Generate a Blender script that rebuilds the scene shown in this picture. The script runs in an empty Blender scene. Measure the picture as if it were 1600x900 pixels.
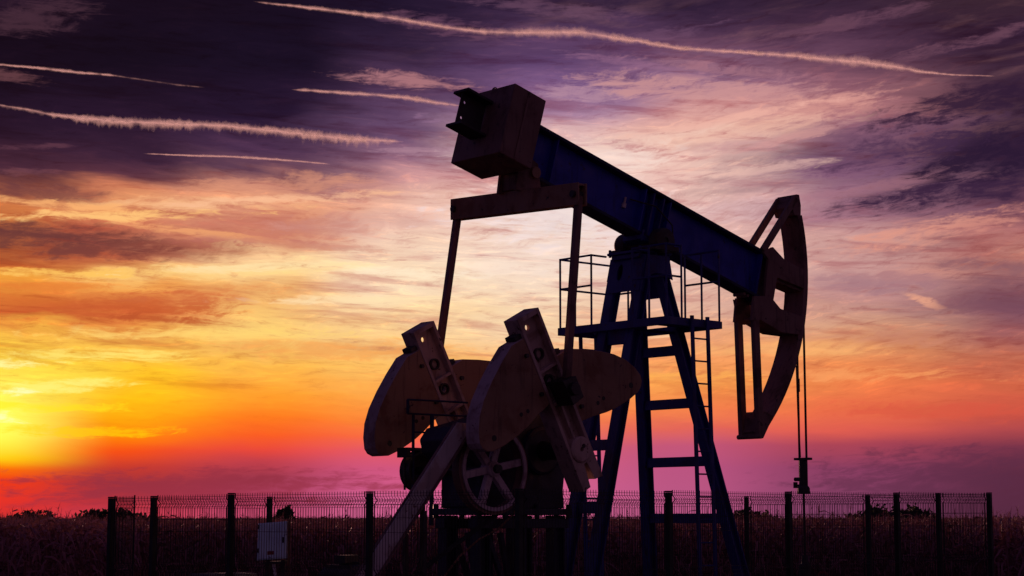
import bpy, bmesh, math, random
import numpy as np
from mathutils import Vector, Matrix
from mathutils.geometry import tessellate_polygon

random.seed(7)
rng = np.random.default_rng(11)
R = math.radians
sc = bpy.context.scene
col = sc.collection

# ------------------------------------------------------------------ camera
EYE = 1.7
cam = bpy.data.cameras.new("camera")
cam.lens = 65.25
cam.sensor_width = 36.0
cam.clip_start = 0.5
cam.clip_end = 100000
camo = bpy.data.objects.new("camera", cam)
col.objects.link(camo)
camo.location = (0, 0, EYE)
camo.rotation_euler = (R(90) + math.atan(360 / 2900.0), 0, 0)
sc.camera = camo

sc.view_settings.view_transform = 'Standard'
sc.view_settings.look = 'None'
sc.view_settings.exposure = 0
sc.view_settings.gamma = 1
sc.view_settings.use_curve_mapping = False
sc.cycles.transparent_max_bounces = 48
sc.cycles.max_bounces = 6


def lin(c):
    out = []
    for v in c:
        v = v / 255.0
        out.append(v / 12.92 if v <= 0.04045 else ((v + 0.055) / 1.055) ** 2.4)
    return out


# ------------------------------------------------------------------ node helpers
class NT:
    def __init__(self, tree):
        self.t = tree
        self.n = tree.nodes
        self.l = tree.links

    def new(self, typ, **kw):
        n = self.n.new(typ)
        for k, v in kw.items():
            setattr(n, k, v)
        return n

    def put(self, sock, v):
        if hasattr(v, 'is_linked'):
            self.l.new(v, sock)
        elif v is not None:
            sock.default_value = v

    def math(self, op, a, b=None, c=None, clamp=False):
        n = self.new('ShaderNodeMath', operation=op, use_clamp=clamp)
        self.put(n.inputs[0], a)
        self.put(n.inputs[1], b)
        self.put(n.inputs[2], c)
        return n.outputs[0]

    def mrange(self, v, a, b, c=0.0, d=1.0, smooth=True):
        n = self.new('ShaderNodeMapRange', interpolation_type='SMOOTHSTEP' if smooth else 'LINEAR')
        self.put(n.inputs['Value'], v)
        n.inputs['From Min'].default_value = a
        n.inputs['From Max'].default_value = b
        n.inputs['To Min'].default_value = c
        n.inputs['To Max'].default_value = d
        return n.outputs[0]

    def mix(self, fac, a, b, blend='MIX'):
        n = self.new('ShaderNodeMix', data_type='RGBA', blend_type=blend)
        self.put(n.inputs[0], fac)
        self.put(n.inputs[6], a)
        self.put(n.inputs[7], b)
        return n.outputs[2]

    def xyz(self, x, y, z):
        n = self.new('ShaderNodeCombineXYZ')
        self.put(n.inputs[0], x)
        self.put(n.inputs[1], y)
        self.put(n.inputs[2], z)
        return n.outputs[0]

    def noise(self, vec, scale=1.0, detail=4.0, rough=0.55, dist=0.0, lac=2.0):
        n = self.new('ShaderNodeTexNoise')
        self.put(n.inputs['Vector'], vec)
        n.inputs['Scale'].default_value = scale
        n.inputs['Detail'].default_value = detail
        n.inputs['Roughness'].default_value = rough
        n.inputs['Distortion'].default_value = dist
        n.inputs['Lacunarity'].default_value = lac
        return n.outputs['Fac']


# ------------------------------------------------------------------ sky
SUN_AZ, SUN_EL = -15.9, 2.6


def build_world():
    w = bpy.data.worlds.new("World")
    sc.world = w
    w.use_nodes = True
    w.node_tree.nodes.clear()
    T = NT(w.node_tree)
    tc = T.new('ShaderNodeTexCoord')
    sep = T.new('ShaderNodeSeparateXYZ')
    T.l.new(tc.outputs['Generated'], sep.inputs[0])
    X, Y, Z = sep.outputs
    az = T.math('MULTIPLY', T.math('ARCTAN2', X, Y), 180 / math.pi)
    el = T.math('MULTIPLY', T.math('ARCSINE', Z), 180 / math.pi)

    # streak coordinates: sheets of cirrus seen edge-on, gently tilted to the right
    tilt = T.math('MULTIPLY_ADD', az, 0.10, el)
    big = T.noise(T.xyz(T.math('MULTIPLY', az, 0.085), T.math('MULTIPLY', tilt, 0.30), 3.1), 1.0, 5, 0.55, 0.4)
    med = T.noise(T.xyz(T.math('MULTIPLY', az, 0.20), T.math('MULTIPLY', tilt, 1.05), 8.7), 1.0, 6, 0.58, 0.5)
    sidew = T.noise(T.xyz(T.math('MULTIPLY', az, 0.10), T.math('MULTIPLY', el, 0.35), 15.2), 1.0, 4, 0.55)
    lift = T.mrange(el, 1.2, 6.0)
    w1 = T.math('MULTIPLY_ADD', lift, 1.5, 0.22)
    el2 = T.math('ADD', el, T.math('MULTIPLY', T.math('SUBTRACT', big, 0.5), w1))
    el2 = T.math('ADD', el2, T.math('MULTIPLY', T.math('SUBTRACT', med, 0.5), T.math('MULTIPLY', w1, 0.75)))
    az2 = T.math('ADD', az, T.math('MULTIPLY', T.math('SUBTRACT', sidew, 0.5), T.math('MULTIPLY_ADD', lift, 7.0, 1.0)))
    fac = T.math('DIVIDE', T.math('ADD', el2, 2.0), 20.0)

    F = 2900.0
    pit = math.atan(360 / F)

    def elev(x, y):
        dx, dy = (x - 800) / F, -(y - 450) / F
        fy, fz = math.cos(pit) - dy * math.sin(pit), math.sin(pit) + dy * math.cos(pit)
        return math.degrees(math.asin(fz / math.sqrt(dx * dx + fy * fy + fz * fz)))

    # (azimuth deg, [(row used only to read an elevation, sRGB)])
    cols = [
        (-15.5, 0, [(0, (44, 24, 44)), (60, (19, 7, 25)), (150, (23, 9, 29)), (220, (39, 18, 40)), (280, (72, 38, 56)),
                    (318, (176, 98, 68)), (345, (212, 122, 66)), (372, (120, 62, 56)), (405, (205, 110, 55)), (430, (240, 160, 60)),
                    (460, (228, 130, 55)), (490, (205, 95, 48)), (520, (248, 186, 72)), (560, (255, 214, 70)), (600, (255, 236, 90)),
                    (680, (255, 240, 90)), (715, (255, 205, 20)), (732, (252, 110, 5)), (750, (240, 55, 20)), (780, (228, 46, 40)), (812, (205, 44, 52))]),
        (-11.8, 200, [(0, (21, 9, 27)), (100, (19, 8, 27)), (200, (36, 18, 42)), (255, (58, 32, 56)), (285, (92, 50, 66)),
                      (308, (205, 122, 90)), (330, (236, 162, 108)), (355, (196, 104, 76)), (385, (148, 76, 66)), (405, (196, 100, 66)),
                      (432, (250, 192, 110)), (455, (246, 168, 84)), (480, (222, 118, 62)), (500, (220, 104, 56)), (530, (250, 188, 84)),
                      (575, (255, 196, 44)), (620, (255, 190, 22)), (655, (255, 165, 12)), (685, (255, 120, 10)), (706, (246, 78, 22)),
                      (730, (196, 54, 46)), (755, (164, 46, 58)), (785, (176, 46, 64)), (812, (222, 62, 84))]),
        (-7.93, 400, [(0, (21, 10, 30)), (100, (23, 12, 34)), (180, (37, 20, 48)), (230, (74, 46, 76)), (262, (100, 64, 84)), (290, (190, 124, 112)),
                      (318, (232, 160, 124)), (350, (214, 140, 114)), (380, (220, 150, 116)), (405, (250, 208, 154)), (430, (252, 214, 150)), (455, (240, 180, 112)),
                      (480, (246, 186, 110)), (515, (250, 204, 116)), (560, (250, 182, 76)), (610, (255, 160, 46)), (650, (255, 122, 30)),
                      (680, (250, 92, 36)), (702, (232, 70, 58)), (722, (190, 60, 74)), (750, (154, 52, 76)), (785, (176, 62, 98)), (812, (200, 76, 112))]),
        (-3.98, 600, [(0, (30, 18, 42)), (70, (46, 29, 56)), (140, (78, 52, 84)), (200, (104, 74, 108)), (245, (150, 106, 128)), (280, (206, 150, 152)),
                      (310, (232, 184, 168)), (350, (236, 194, 178)), (400, (248, 214, 182)), (450, (252, 222, 186)), (500, (250, 208, 150)),
                      (555, (252, 192, 104)), (610, (253, 164, 72)), (650, (252, 134, 58)), (680, (248, 106, 68)), (705, (228, 88, 102)), (735, (206, 84, 126)),
                      (770, (208, 92, 140)), (812, (212, 100, 148))]),
        (1.4, 870, [(0, (50, 32, 60)), (50, (92, 62, 98)), (95, (92, 64, 106)), (140, (128, 92, 136)), (180, (170, 130, 158)), (215, (222, 180, 180)),
                    (260, (238, 204, 194)), (310, (244, 216, 204)), (400, (244, 218, 204)), (450, (246, 218, 194)), (505, (248, 214, 172)), (560, (250, 186, 120)),
                    (615, (252, 160, 80)), (655, (246, 126, 76)), (685, (228, 100, 100)), (710, (212, 92, 124)), (760, (206, 94, 140)), (812, (208, 100, 146))]),
        (5.17, 1060, [(0, (44, 27, 52)), (45, (72, 46, 74)), (80, (110, 72, 98)), (130, (150, 108, 136)), (165, (206, 150, 150)), (205, (230, 176, 162)),
                      (250, (236, 192, 180)), (300, (234, 190, 180)), (350, (228, 184, 176)), (420, (228, 186, 172)), (480, (230, 182, 156)), (530, (232, 158, 116)),
                      (560, (238, 154, 100)), (600, (250, 164, 82)), (640, (246, 130, 76)), (668, (228, 102, 88)), (695, (196, 86, 120)), (730, (186, 84, 128)), (812, (186, 88, 134))]),
        (9.88, 1300, [(0, (52, 32, 54)), (40, (72, 44, 68)), (80, (96, 62, 86)), (120, (140, 90, 106)), (170, (176, 116, 122)), (205, (150, 100, 118)),
                      (250, (116, 80, 106)), (300, (146, 102, 124)), (345, (164, 114, 130)), (385, (206, 158, 152)), (430, (196, 146, 144)), (465, (190, 138, 134)),
                      (505, (218, 162, 132)), (550, (236, 158, 98)), (600, (238, 132, 76)), (640, (234, 108, 72)), (672, (222, 92, 80)), (694, (172, 68, 86)),
                      (730, (140, 62, 98)), (812, (128, 66, 104))]),
        (15.2, 1580, [(0, (58, 36, 50)), (50, (50, 28, 50)), (110, (62, 38, 58)), (160, (46, 26, 50)), (230, (50, 29, 54)), (300, (54, 32, 60)), (335, (110, 68, 88)),
                      (365, (176, 110, 110)), (400, (186, 122, 112)), (435, (136, 88, 98)), (470, (122, 76, 92)), (510, (158, 94, 96)), (560, (194, 108, 84)),
                      (605, (208, 100, 70)), (645, (208, 86, 68)), (672, (176, 72, 76)), (700, (122, 52, 74)), (740, (92, 42, 66)), (812, (84, 40, 64))]),
    ]
    prev = None
    lastaz = None
    for a, px_, stops in cols:
        r = T.new('ShaderNodeValToRGB')
        cr = r.color_ramp
        cr.interpolation = 'EASE' if False else 'LINEAR'
        st = sorted([((elev(px_, y) + 2) / 20.0, c) for y, c in stops])
        while len(cr.elements) > 1:
            cr.elements.remove(cr.elements[-1])
        cr.elements[0].position = st[0][0]
        cr.elements[0].color = (*lin(st[0][1]), 1)
        for p, c in st[1:]:
            e = cr.elements.new(p)
            e.color = (*lin(c), 1)
        T.l.new(fac, r.inputs[0])
        if prev is None:
            prev = r.outputs[0]
        else:
            prev = T.mix(T.mrange(az2, lastaz, a), prev, r.outputs[0])
        lastaz = a
    c = prev

    # cirrus streaks on top: three families, thin where the sheet thins out
    u1 = T.math('MULTIPLY_ADD', az, 0.06, el)
    fine = T.noise(T.xyz(T.math('MULTIPLY', az, 0.26), T.math('MULTIPLY', u1, 2.3), 4.4), 1.0, 9, 0.63, 0.35)
    u2 = T.math('MULTIPLY_ADD', az, -0.12, el)
    wisp = T.noise(T.xyz(T.math('MULTIPLY', az, 0.20), T.math('MULTIPLY', u2, 1.15), 21.0), 1.0, 9, 0.6, 0.45)
    bend = T.math('MULTIPLY', T.math('MULTIPLY', T.math('SUBTRACT', az, 2.0), T.mrange(az, 0.0, 9.0)), -0.16)
    fib = T.noise(T.xyz(T.math('MULTIPLY', az, 0.75), T.math('MULTIPLY', T.math('ADD', T.math('ADD', el, bend), T.math('MULTIPLY', med, 0.8)), 5.5), 33.0), 1.0, 7, 0.68, 0.6)
    tuftn = T.noise(T.xyz(T.math('MULTIPLY', az, 1.1), T.math('MULTIPLY', u2, 2.6), 41.0), 1.0, 6, 0.66, 0.9)
    up = T.mrange(el, 2.0, 5.5)
    dk = T.math('MULTIPLY', T.mrange(fine, 0.50, 0.30), T.math('MULTIPLY', up, 0.85))
    c = T.mix(dk, c, T.mix(1.0, c, (0.74, 0.52, 0.58, 1), 'MULTIPLY'))
    lt = T.math('MULTIPLY', T.mrange(fine, 0.50, 0.72), T.math('MULTIPLY', up, 0.75))
    c = T.mix(lt, c, T.mix(1.0, c, (1.30, 1.28, 1.20, 1), 'MULTIPLY'))
    # pink wisps across the upper right half
    reg = T.math('MULTIPLY', T.mrange(az, -6.0, 3.0), T.math('MULTIPLY', T.mrange(el, 6.0, 9.0), T.mrange(el, 17.5, 14.5)))
    wl = T.math('MULTIPLY', T.mrange(wisp, 0.50, 0.72), T.math('MULTIPLY', reg, 0.10))
    c = T.mix(wl, c, (*lin((226, 158, 156)), 1))
    wd = T.math('MULTIPLY', T.mrange(wisp, 0.47, 0.30), T.math('MULTIPLY', reg, 0.22))
    c = T.mix(wd, c, (*lin((70, 44, 72)), 1))

    fl = T.math('MULTIPLY', T.mrange(fib, 0.51, 0.69), T.math('MULTIPLY', up, 0.75))
    c = T.mix(fl, c, T.mix(1.0, c, (1.36, 1.27, 1.12, 1), 'MULTIPLY'))
    fd = T.math('MULTIPLY', T.mrange(fib, 0.48, 0.30), T.math('MULTIPLY', up, 0.8))
    c = T.mix(fd, c, T.mix(1.0, c, (0.78, 0.62, 0.66, 1), 'MULTIPLY'))
    # single cloud banks and wisps of the evening: each an elongated patch of the sheet with ragged edges
    def angles(x, y):
        dx, dy = (x - 800) / F, -(y - 450) / F
        fy = math.cos(pit) - dy * math.sin(pit)
        return math.degrees(math.atan2(dx, fy)), elev(x, y)
    rag = T.math('ADD', T.math('MULTIPLY', T.math('SUBTRACT', fine, 0.5), 2.6), T.math('MULTIPLY', T.math('SUBTRACT', med, 0.5), 1.6))
    rag = T.math('ADD', rag, T.math('MULTIPLY', T.math('SUBTRACT', fib, 0.5), 4.2))
    rag = T.math('ADD', rag, T.math('MULTIPLY', T.math('SUBTRACT', tuftn, 0.5), 3.0))
    curl = T.math('MULTIPLY', T.math('SUBTRACT', med, 0.5), 0.5)
    elw = T.math('ADD', el, curl)
    banks = [  # centre x, y, half length, half height (tenths of a degree scale), slope in degrees (up to the right), colour, strength
        (90, 372, 200, 20, -3, (104, 54, 54), .75), (250, 392, 150, 13, 3, (150, 74, 60), .5), (60, 300, 130, 12, -2, (92, 48, 60), .5),
        (210, 482, 190, 20, 2, (196, 88, 46), .75), (330, 462, 150, 12, 4, (212, 112, 66), .55), (30, 470, 100, 9, -2, (214, 110, 48), .5),
        (520, 545, 230, 12, 0, (240, 158, 84), .6), (400, 352, 150, 22, 2, (196, 112, 96), .6), (560, 345, 140, 14, 3, (206, 150, 140), .4),
        (300, 322, 190, 9, 1, (250, 190, 138), .65), (170, 330, 90, 10, -4, (252, 178, 108), .6), (430, 285, 190, 10, 4, (222, 150, 120), .5), (300, 425, 260, 9, 2, (255, 214, 140), .6),
        (300, 520, 240, 8, 1, (255, 214, 116), .6), (120, 555, 190, 8, 2, (255, 232, 120), .6), (640, 430, 130, 8, 0, (255, 236, 206), .5), (70, 605, 120, 9, 3, (255, 244, 130), .6),
        (640, 128, 125, 9, -5, (176, 118, 124), .75), (700, 40, 110, 12, -9, (112, 72, 96), .5), (60, 25, 90, 22, 10, (78, 48, 62), .55), (20, 120, 60, 9, -6, (120, 74, 80), .5),
        (55, 232, 70, 4, 4, (96, 56, 72), .6), (30, 272, 60, 5, 6, (120, 70, 80), .5),
        (900, 145, 90, 13, 2, (186, 142, 160), .6), (1010, 135, 120, 10, -7, (176, 128, 146), .55), (1120, 140, 210, 16, -5, (206, 148, 146), .6),
        (1250, 176, 130, 20, 8, (216, 152, 142), .6), (1130, 205, 180, 15, 5, (238, 190, 170), .5), (1060, 262, 130, 13, 0, (244, 204, 188), .3),
        (1390, 205, 170, 24, 6, (104, 68, 96), .55), (1340, 255, 160, 17, 3, (128, 84, 116), .6), (1180, 228, 120, 9, 2, (176, 122, 138), .4), (1480, 300, 190, 22, 4, (58, 34, 62), .85),
        (1330, 300, 130, 9, 9, (172, 118, 132), .5), (1420, 278, 100, 8, 14, (150, 100, 116), .5), (1530, 235, 130, 32, 2, (42, 24, 50), .85), (1500, 165, 150, 18, 10, (48, 27, 52), .8), (1400, 235, 130, 18, 8, (74, 46, 76), .7),
        (1480, 75, 150, 9, 12, (120, 78, 96), .5), (1330, 35, 150, 10, 9, (112, 72, 92), .5), (1010, 60, 120, 9, 10, (112, 76, 104), .45), (870, 10, 120, 9, -5, (110, 74, 98), .5),
        (1440, 366, 170, 15, 9, (222, 150, 132), .7), (1560, 345, 90, 14, 16, (196, 126, 118), .5), (1470, 425, 120, 9, 0, (214, 148, 134), .55), (1440, 466, 34, 5, -24, (236, 166, 136), .7),
        (1370, 440, 120, 14, 0, (150, 106, 122), .5), (1540, 415, 90, 12, -4, (112, 72, 92), .55), (1560, 470, 90, 14, 0, (116, 70, 88), .5), (1150, 410, 130, 10, 0, (214, 172, 166), .4),
        (1240, 545, 170, 9, 0, (246, 178, 112), .5), (1420, 530, 150, 12, -3, (196, 128, 108), .5), (1330, 585, 190, 8, -2, (248, 160, 98), .6), (1450, 640, 150, 10, -2, (216, 84, 66), .5),
        (1050, 500, 90, 10, 0, (226, 172, 140), .4), (940, 520, 110, 8, 0, (252, 220, 176), .5), (1080, 590, 120, 8, 1, (252, 178, 84), .5),
        (190, 338, 230, 6, 2, (255, 196, 122), .8), (70, 318, 110, 5, -3, (250, 176, 112), .7), (440, 312, 200, 6, 5, (250, 190, 150), .65), (330, 366, 160, 5, -5, (246, 170, 112), .6),
        (120, 425, 190, 7, 1, (255, 196, 92), .75), (420, 418, 200, 6, 3, (255, 226, 172), .65), (560, 470, 190, 6, 1, (255, 226, 178), .6), (60, 448, 120, 6, 3, (226, 122, 52), .6),
        (250, 500, 120, 6, -3, (186, 82, 44), .6), (150, 392, 120, 6, 4, (120, 60, 56), .6), (470, 380, 150, 6, -2, (190, 116, 108), .5),
        (880, 245, 190, 22, 0, (246, 222, 212), .55), (960, 320, 170, 16, -4, (248, 224, 206), .5), (820, 420, 130, 14, 0, (250, 226, 208), .5), (1010, 215, 150, 9, 7, (240, 200, 186), .5),
        (1120, 190, 170, 6, 9, (238, 178, 164), .6), (1240, 215, 130, 6, 12, (220, 160, 154), .5), (1180, 265, 150, 6, 6, (236, 190, 178), .5), (980, 100, 130, 7, -9, (150, 104, 134), .5),
        (1130, 105, 140, 6, -8, (170, 116, 130), .5), (760, 190, 110, 9, -3, (150, 112, 146), .5), (690, 235, 110, 7, 2, (176, 134, 152), .5),
        (880, 330, 190, 42, 0, (240, 224, 226), .55), (1000, 400, 170, 30, 0, (236, 214, 212), .4), (1130, 330, 120, 14, 2, (222, 184, 188), .4),
        (330, 762, 330, 24, 1, (146, 44, 66), .6), (1500, 745, 260, 36, 1, (90, 43, 69), .5),
        (-20, 612, 70, 6, 0, (255, 250, 190), .85), (-10, 566, 90, 5, 1, (255, 246, 160), .75), (-20, 655, 60, 8, 0, (255, 250, 175), .85), (60, 636, 120, 6, 0, (255, 226, 30), .6), (110, 672, 150, 7, 1, (255, 206, 10), .6),
    ]
    for (bx, by, hl, hh, sl, colr, stg) in banks:
        a0, e0 = angles(bx, by)
        ca, sa = math.cos(R(sl)), math.sin(R(sl))
        k = 57.3 / F
        A_, B_ = 1.0 / (hl * k), 1.0 / (hh * k * 1.35)
        # rotated, scaled offsets
        dx_ = T.math('SUBTRACT', az, a0)
        dy_ = T.math('SUBTRACT', elw, e0)
        xr = T.math('MULTIPLY_ADD', dx_, ca * A_, T.math('MULTIPLY', dy_, sa * A_))
        yr = T.math('MULTIPLY_ADD', dx_, -sa * B_, T.math('MULTIPLY', dy_, ca * B_))
        d2 = T.math('MULTIPLY_ADD', xr, xr, T.math('MULTIPLY', yr, yr))
        f_ = T.mrange(T.math('SUBTRACT', d2, rag), 1.25, -0.35, 0.0, min(1.0, stg * 1.15))
        c = T.mix(f_, c, (*lin(colr), 1))

    # the sun's own glow low on the left
    sd = Vector((math.sin(R(SUN_AZ)) * math.cos(R(SUN_EL)), math.cos(R(SUN_AZ)) * math.cos(R(SUN_EL)), math.sin(R(SUN_EL))))
    dot = T.new('ShaderNodeVectorMath', operation='DOT_PRODUCT')
    T.l.new(tc.outputs['Generated'], dot.inputs[0])
    dot.inputs[1].default_value = sd
    ang = T.math('MULTIPLY', T.math('ARCCOSINE', T.math('MINIMUM', dot.outputs['Value'], 1.0)), 180 / math.pi)
    g1 = T.math('POWER', 2.718, T.math('MULTIPLY', T.math('MULTIPLY', ang, ang), -0.55))
    g1 = T.math('MULTIPLY', g1, T.mrange(el, 1.5, 2.4))
    c = T.mix(1.0, c, T.mix(1.0, (0.25, 0.17, 0.0, 1), T.xyz(g1, g1, g1), 'MULTIPLY'), 'ADD')

    # rest of the dome: dusk violet, with a warm side added to light the machine
    aabs = T.math('ABSOLUTE', az)
    far = T.mrange(aabs, 18.0, 55.0)
    dome_lo = (*DUSK_LOW, 1)
    dome_hi = (*DUSK_HIGH, 1)
    side = T.mrange(T.math('COSINE', T.math('MULTIPLY', T.math('SUBTRACT', az, 130.0), math.pi / 180)), -0.35, 0.9)
    back = T.mix(T.mrange(el, 0.0, 60.0), T.mix(side, dome_lo, (*DUSK_WARM, 1)), dome_hi)
    c = T.mix(far, c, back)
    c = T.mix(T.mrange(el, 17.0, 32.0), c, back)

    nish = T.new('ShaderNodeTexSky', sky_type='NISHITA')
    nish.sun_disc = False
    nish.sun_elevation = R(SUN_EL)
    nish.sun_rotation = R(SUN_AZ)
    bg1 = T.new('ShaderNodeBackground')
    T.l.new(nish.outputs[0], bg1.inputs[0])
    bg1.inputs[1].default_value = 0.0003
    bg2 = T.new('ShaderNodeBackground')
    T.l.new(c, bg2.inputs[0])
    bg2.inputs[1].default_value = 1.0
    add = T.new('ShaderNodeAddShader')
    T.l.new(bg1.outputs[0], add.inputs[0])
    T.l.new(bg2.outputs[0], add.inputs[1])
    out = T.new('ShaderNodeOutputWorld')
    T.l.new(add.outputs[0], out.inputs[0])


DUSK_LOW = (0.042, 0.026, 0.085)
DUSK_WARM = (0.105, 0.048, 0.088)
DUSK_HIGH = (0.022, 0.014, 0.052)
build_world()

sun = bpy.data.lights.new("sun", 'SUN')
sun.energy = 4.3
sun.angle = R(0.53)
sun.color = (1.0, 0.45, 0.36)
suno = bpy.data.objects.new("sun", sun)
col.objects.link(suno)
_sd = Vector((math.sin(R(SUN_AZ)) * math.cos(R(SUN_EL)), math.cos(R(SUN_AZ)) * math.cos(R(SUN_EL)), math.sin(R(SUN_EL))))
suno.rotation_euler = _sd.to_track_quat('Z', 'Y').to_euler()
suno.location = (-30, 60, 40)

# ------------------------------------------------------------------ materials


def paint(name, base, worn, rough=0.55, scale=3.0, amount=0.5, metallic=0.0, bump=0.15, spots=None):
    m = bpy.data.materials.new(name)
    m.use_nodes = True
    T = NT(m.node_tree)
    b = m.node_tree.nodes['Principled BSDF']
    tc = T.new('ShaderNodeTexCoord')
    inf = T.new('ShaderNodeObjectInfo')
    vec = T.new('ShaderNodeVectorMath', operation='ADD')
    T.l.new(tc.outputs['Object'], vec.inputs[0])
    off = T.math('MULTIPLY', inf.outputs['Random'], 37.0)
    T.l.new(T.xyz(off, T.math('MULTIPLY', off, 0.37), off), vec.inputs[1])
    vec = vec.outputs[0]
    n1 = T.noise(vec, scale, 8, 0.65, 0.4)
    mp = T.new('ShaderNodeMapping')
    mp.inputs['Scale'].default_value = (9, 9, 0.8)
    T.l.new(vec, mp.inputs[0])
    n2 = T.noise(mp.outputs[0], 1.6, 6, 0.62)
    n4 = T.noise(vec, scale * 0.35, 4, 0.6)
    dark = (*[v * 0.38 for v in base], 1)
    c = T.mix(T.math('MULTIPLY', T.mrange(n4, 0.42, 0.68), 0.55), (*base, 1), (*[v * 0.62 for v in base], 1))
    c = T.mix(T.math('MULTIPLY', T.mrange(n1, 0.50, 0.64), amount), c, (*worn, 1))          # faded and rusted areas
    c = T.mix(T.math('MULTIPLY', T.mrange(n2, 0.52, 0.70), 0.75), c, dark)                    # oil and rust runs
    n3 = T.noise(vec, 7.0, 6, 0.7)
    c = T.mix(T.mrange(n3, 0.625, 0.65), c, (*(spots or [v * 0.5 for v in worn]), 1))         # chips
    T.l.new(c, b.inputs['Base Color'])
    T.l.new(T.mrange(n1, 0.3, 0.7, max(0.2, rough - 0.15), min(1, rough + 0.25)), b.inputs['Roughness'])
    b.inputs['Metallic'].default_value = metallic
    bp = T.new('ShaderNodeBump')
    bp.inputs['Strength'].default_value = bump
    bp.inputs['Distance'].default_value = 0.02
    T.l.new(n1, bp.inputs['Height'])
    T.l.new(bp.outputs[0], b.inputs['Normal'])
    return m


M = {}
M['blue'] = paint('blue_paint', (0.020, 0.029, 0.23), (0.06, 0.035, 0.05), 0.5, 2.0, 0.5)
M['web'] = paint('bright_blue_paint', (0.018, 0.032, 0.45), (0.03, 0.03, 0.22), 0.5, 1.3, 0.6)
M['flange'] = paint('shaded_blue_paint', (0.014, 0.014, 0.07), (0.03, 0.02, 0.02), 0.7, 2.0, 0.6)  # blue darkened: shade under the beam flanges is put into the colour
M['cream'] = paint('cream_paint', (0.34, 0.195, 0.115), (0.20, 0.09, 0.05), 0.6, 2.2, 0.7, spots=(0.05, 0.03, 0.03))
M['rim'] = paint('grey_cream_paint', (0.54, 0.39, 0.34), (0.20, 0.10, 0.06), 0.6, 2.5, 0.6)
M['edge'] = paint('skylit_edge_paint', (0.46, 0.34, 0.35), (0.20, 0.11, 0.09), 0.65, 3.0, 0.7)  # side faces of the weights: brighter skylight put into a paler colour
M['box'] = paint('dark_cream_paint', (0.22, 0.12, 0.10), (0.08, 0.04, 0.03), 0.6, 1.6, 0.8)
M['dark'] = paint('dark_steel', (0.035, 0.030, 0.035), (0.06, 0.03, 0.02), 0.6, 4.0, 0.6)
M['gear'] = paint('gear_paint', (0.016, 0.018, 0.05), (0.02, 0.015, 0.015), 0.5, 2.0, 0.7)
M['grease'] = paint('greasy_iron', (0.02, 0.016, 0.018), (0.05, 0.03, 0.02), 0.4, 5.0, 0.5)
M['pale'] = paint('pale_grey_paint', (0.62, 0.56, 0.58), (0.30, 0.18, 0.13), 0.6, 2.4, 0.55)
M['wheel'] = paint('wheel_paint', (0.56, 0.44, 0.48), (0.22, 0.12, 0.10), 0.55, 3.0, 0.7)
M['fence'] = paint('dark_green_coating', (0.012, 0.018, 0.014), (0.03, 0.02, 0.02), 0.6, 4.0, 0.3)
M['white'] = paint('white_enamel', (0.66, 0.88, 1.0), (0.50, 0.66, 0.85), 0.5, 2.0, 0.4)
M['red'] = paint('red_label', (0.35, 0.06, 0.05), (0.2, 0.05, 0.05), 0.5)
M['wood'] = paint('brown_wood', (0.22, 0.11, 0.06), (0.10, 0.05, 0.03), 0.8, 6.0, 0.7)
M['concrete'] = paint('concrete', (0.20, 0.185, 0.18), (0.11, 0.10, 0.09), 0.9, 2.0, 0.8)
M['cable'] = paint('steel_cable', (0.05, 0.045, 0.045), (0.09, 0.05, 0.03), 0.5, 8.0, 0.5, metallic=0.5)
M['rubber'] = paint('rubber_belt', (0.02, 0.02, 0.02), (0.03, 0.03, 0.03), 0.8, 8.0, 0.4)


def ground_mat(name, a, b_, c_, s):
    m = bpy.data.materials.new(name)
    m.use_nodes = True
    T = NT(m.node_tree)
    b = m.node_tree.nodes['Principled BSDF']
    tc = T.new('ShaderNodeTexCoord')
    n1 = T.noise(tc.outputs['Object'], s, 8, 0.65)
    n2 = T.noise(tc.outputs['Object'], s * 0.08, 4, 0.5)
    c = T.mix(T.mrange(n1, 0.35, 0.65), (*a, 1), (*b_, 1))
    c = T.mix(T.mrange(n2, 0.45, 0.62), c, (*c_, 1))
    T.l.new(c, b.inputs['Base Color'])
    b.inputs['Roughness'].default_value = 0.95
    b.inputs['Specular IOR Level'].default_value = 0.0
    bp = T.new('ShaderNodeBump')
    bp.inputs['Strength'].default_value = 0.6
    bp.inputs['Distance'].default_value = 0.04
    T.l.new(n1, bp.inputs['Height'])
    T.l.new(bp.outputs[0], b.inputs['Normal'])
    return m


M['soil'] = ground_mat('soil', (0.09, 0.06, 0.045), (0.13, 0.095, 0.07), (0.07, 0.065, 0.035), 1.2)
M['gravel'] = ground_mat('gravel_ground', (0.16, 0.145, 0.13), (0.26, 0.24, 0.22), (0.17, 0.15, 0.12), 9.0)


def leaf_mat(name, a, b_, trans=0.25, scale=1.5):
    m = bpy.data.materials.new(name)
    m.use_nodes = True
    T = NT(m.node_tree)
    b = m.node_tree.nodes['Principled BSDF']
    tc = T.new('ShaderNodeTexCoord')
    n1 = T.noise(tc.outputs['Object'], scale, 4, 0.7)
    c = T.mix(T.mrange(n1, 0.35, 0.65), (*a, 1), (*b_, 1))
    T.l.new(c, b.inputs['Base Color'])
    b.inputs['Roughness'].default_value = 0.75
    tr = T.new('ShaderNodeBsdfTranslucent')
    T.l.new(c, tr.inputs[0])
    mx = T.new('ShaderNodeMixShader')
    mx.inputs[0].default_value = trans
    T.l.new(b.outputs[0], mx.inputs[1])
    T.l.new(tr.outputs[0], mx.inputs[2])
    o = m.node_tree.nodes['Material Output']
    T.l.new(mx.outputs[0], o.inputs[0])
    return m


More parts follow.
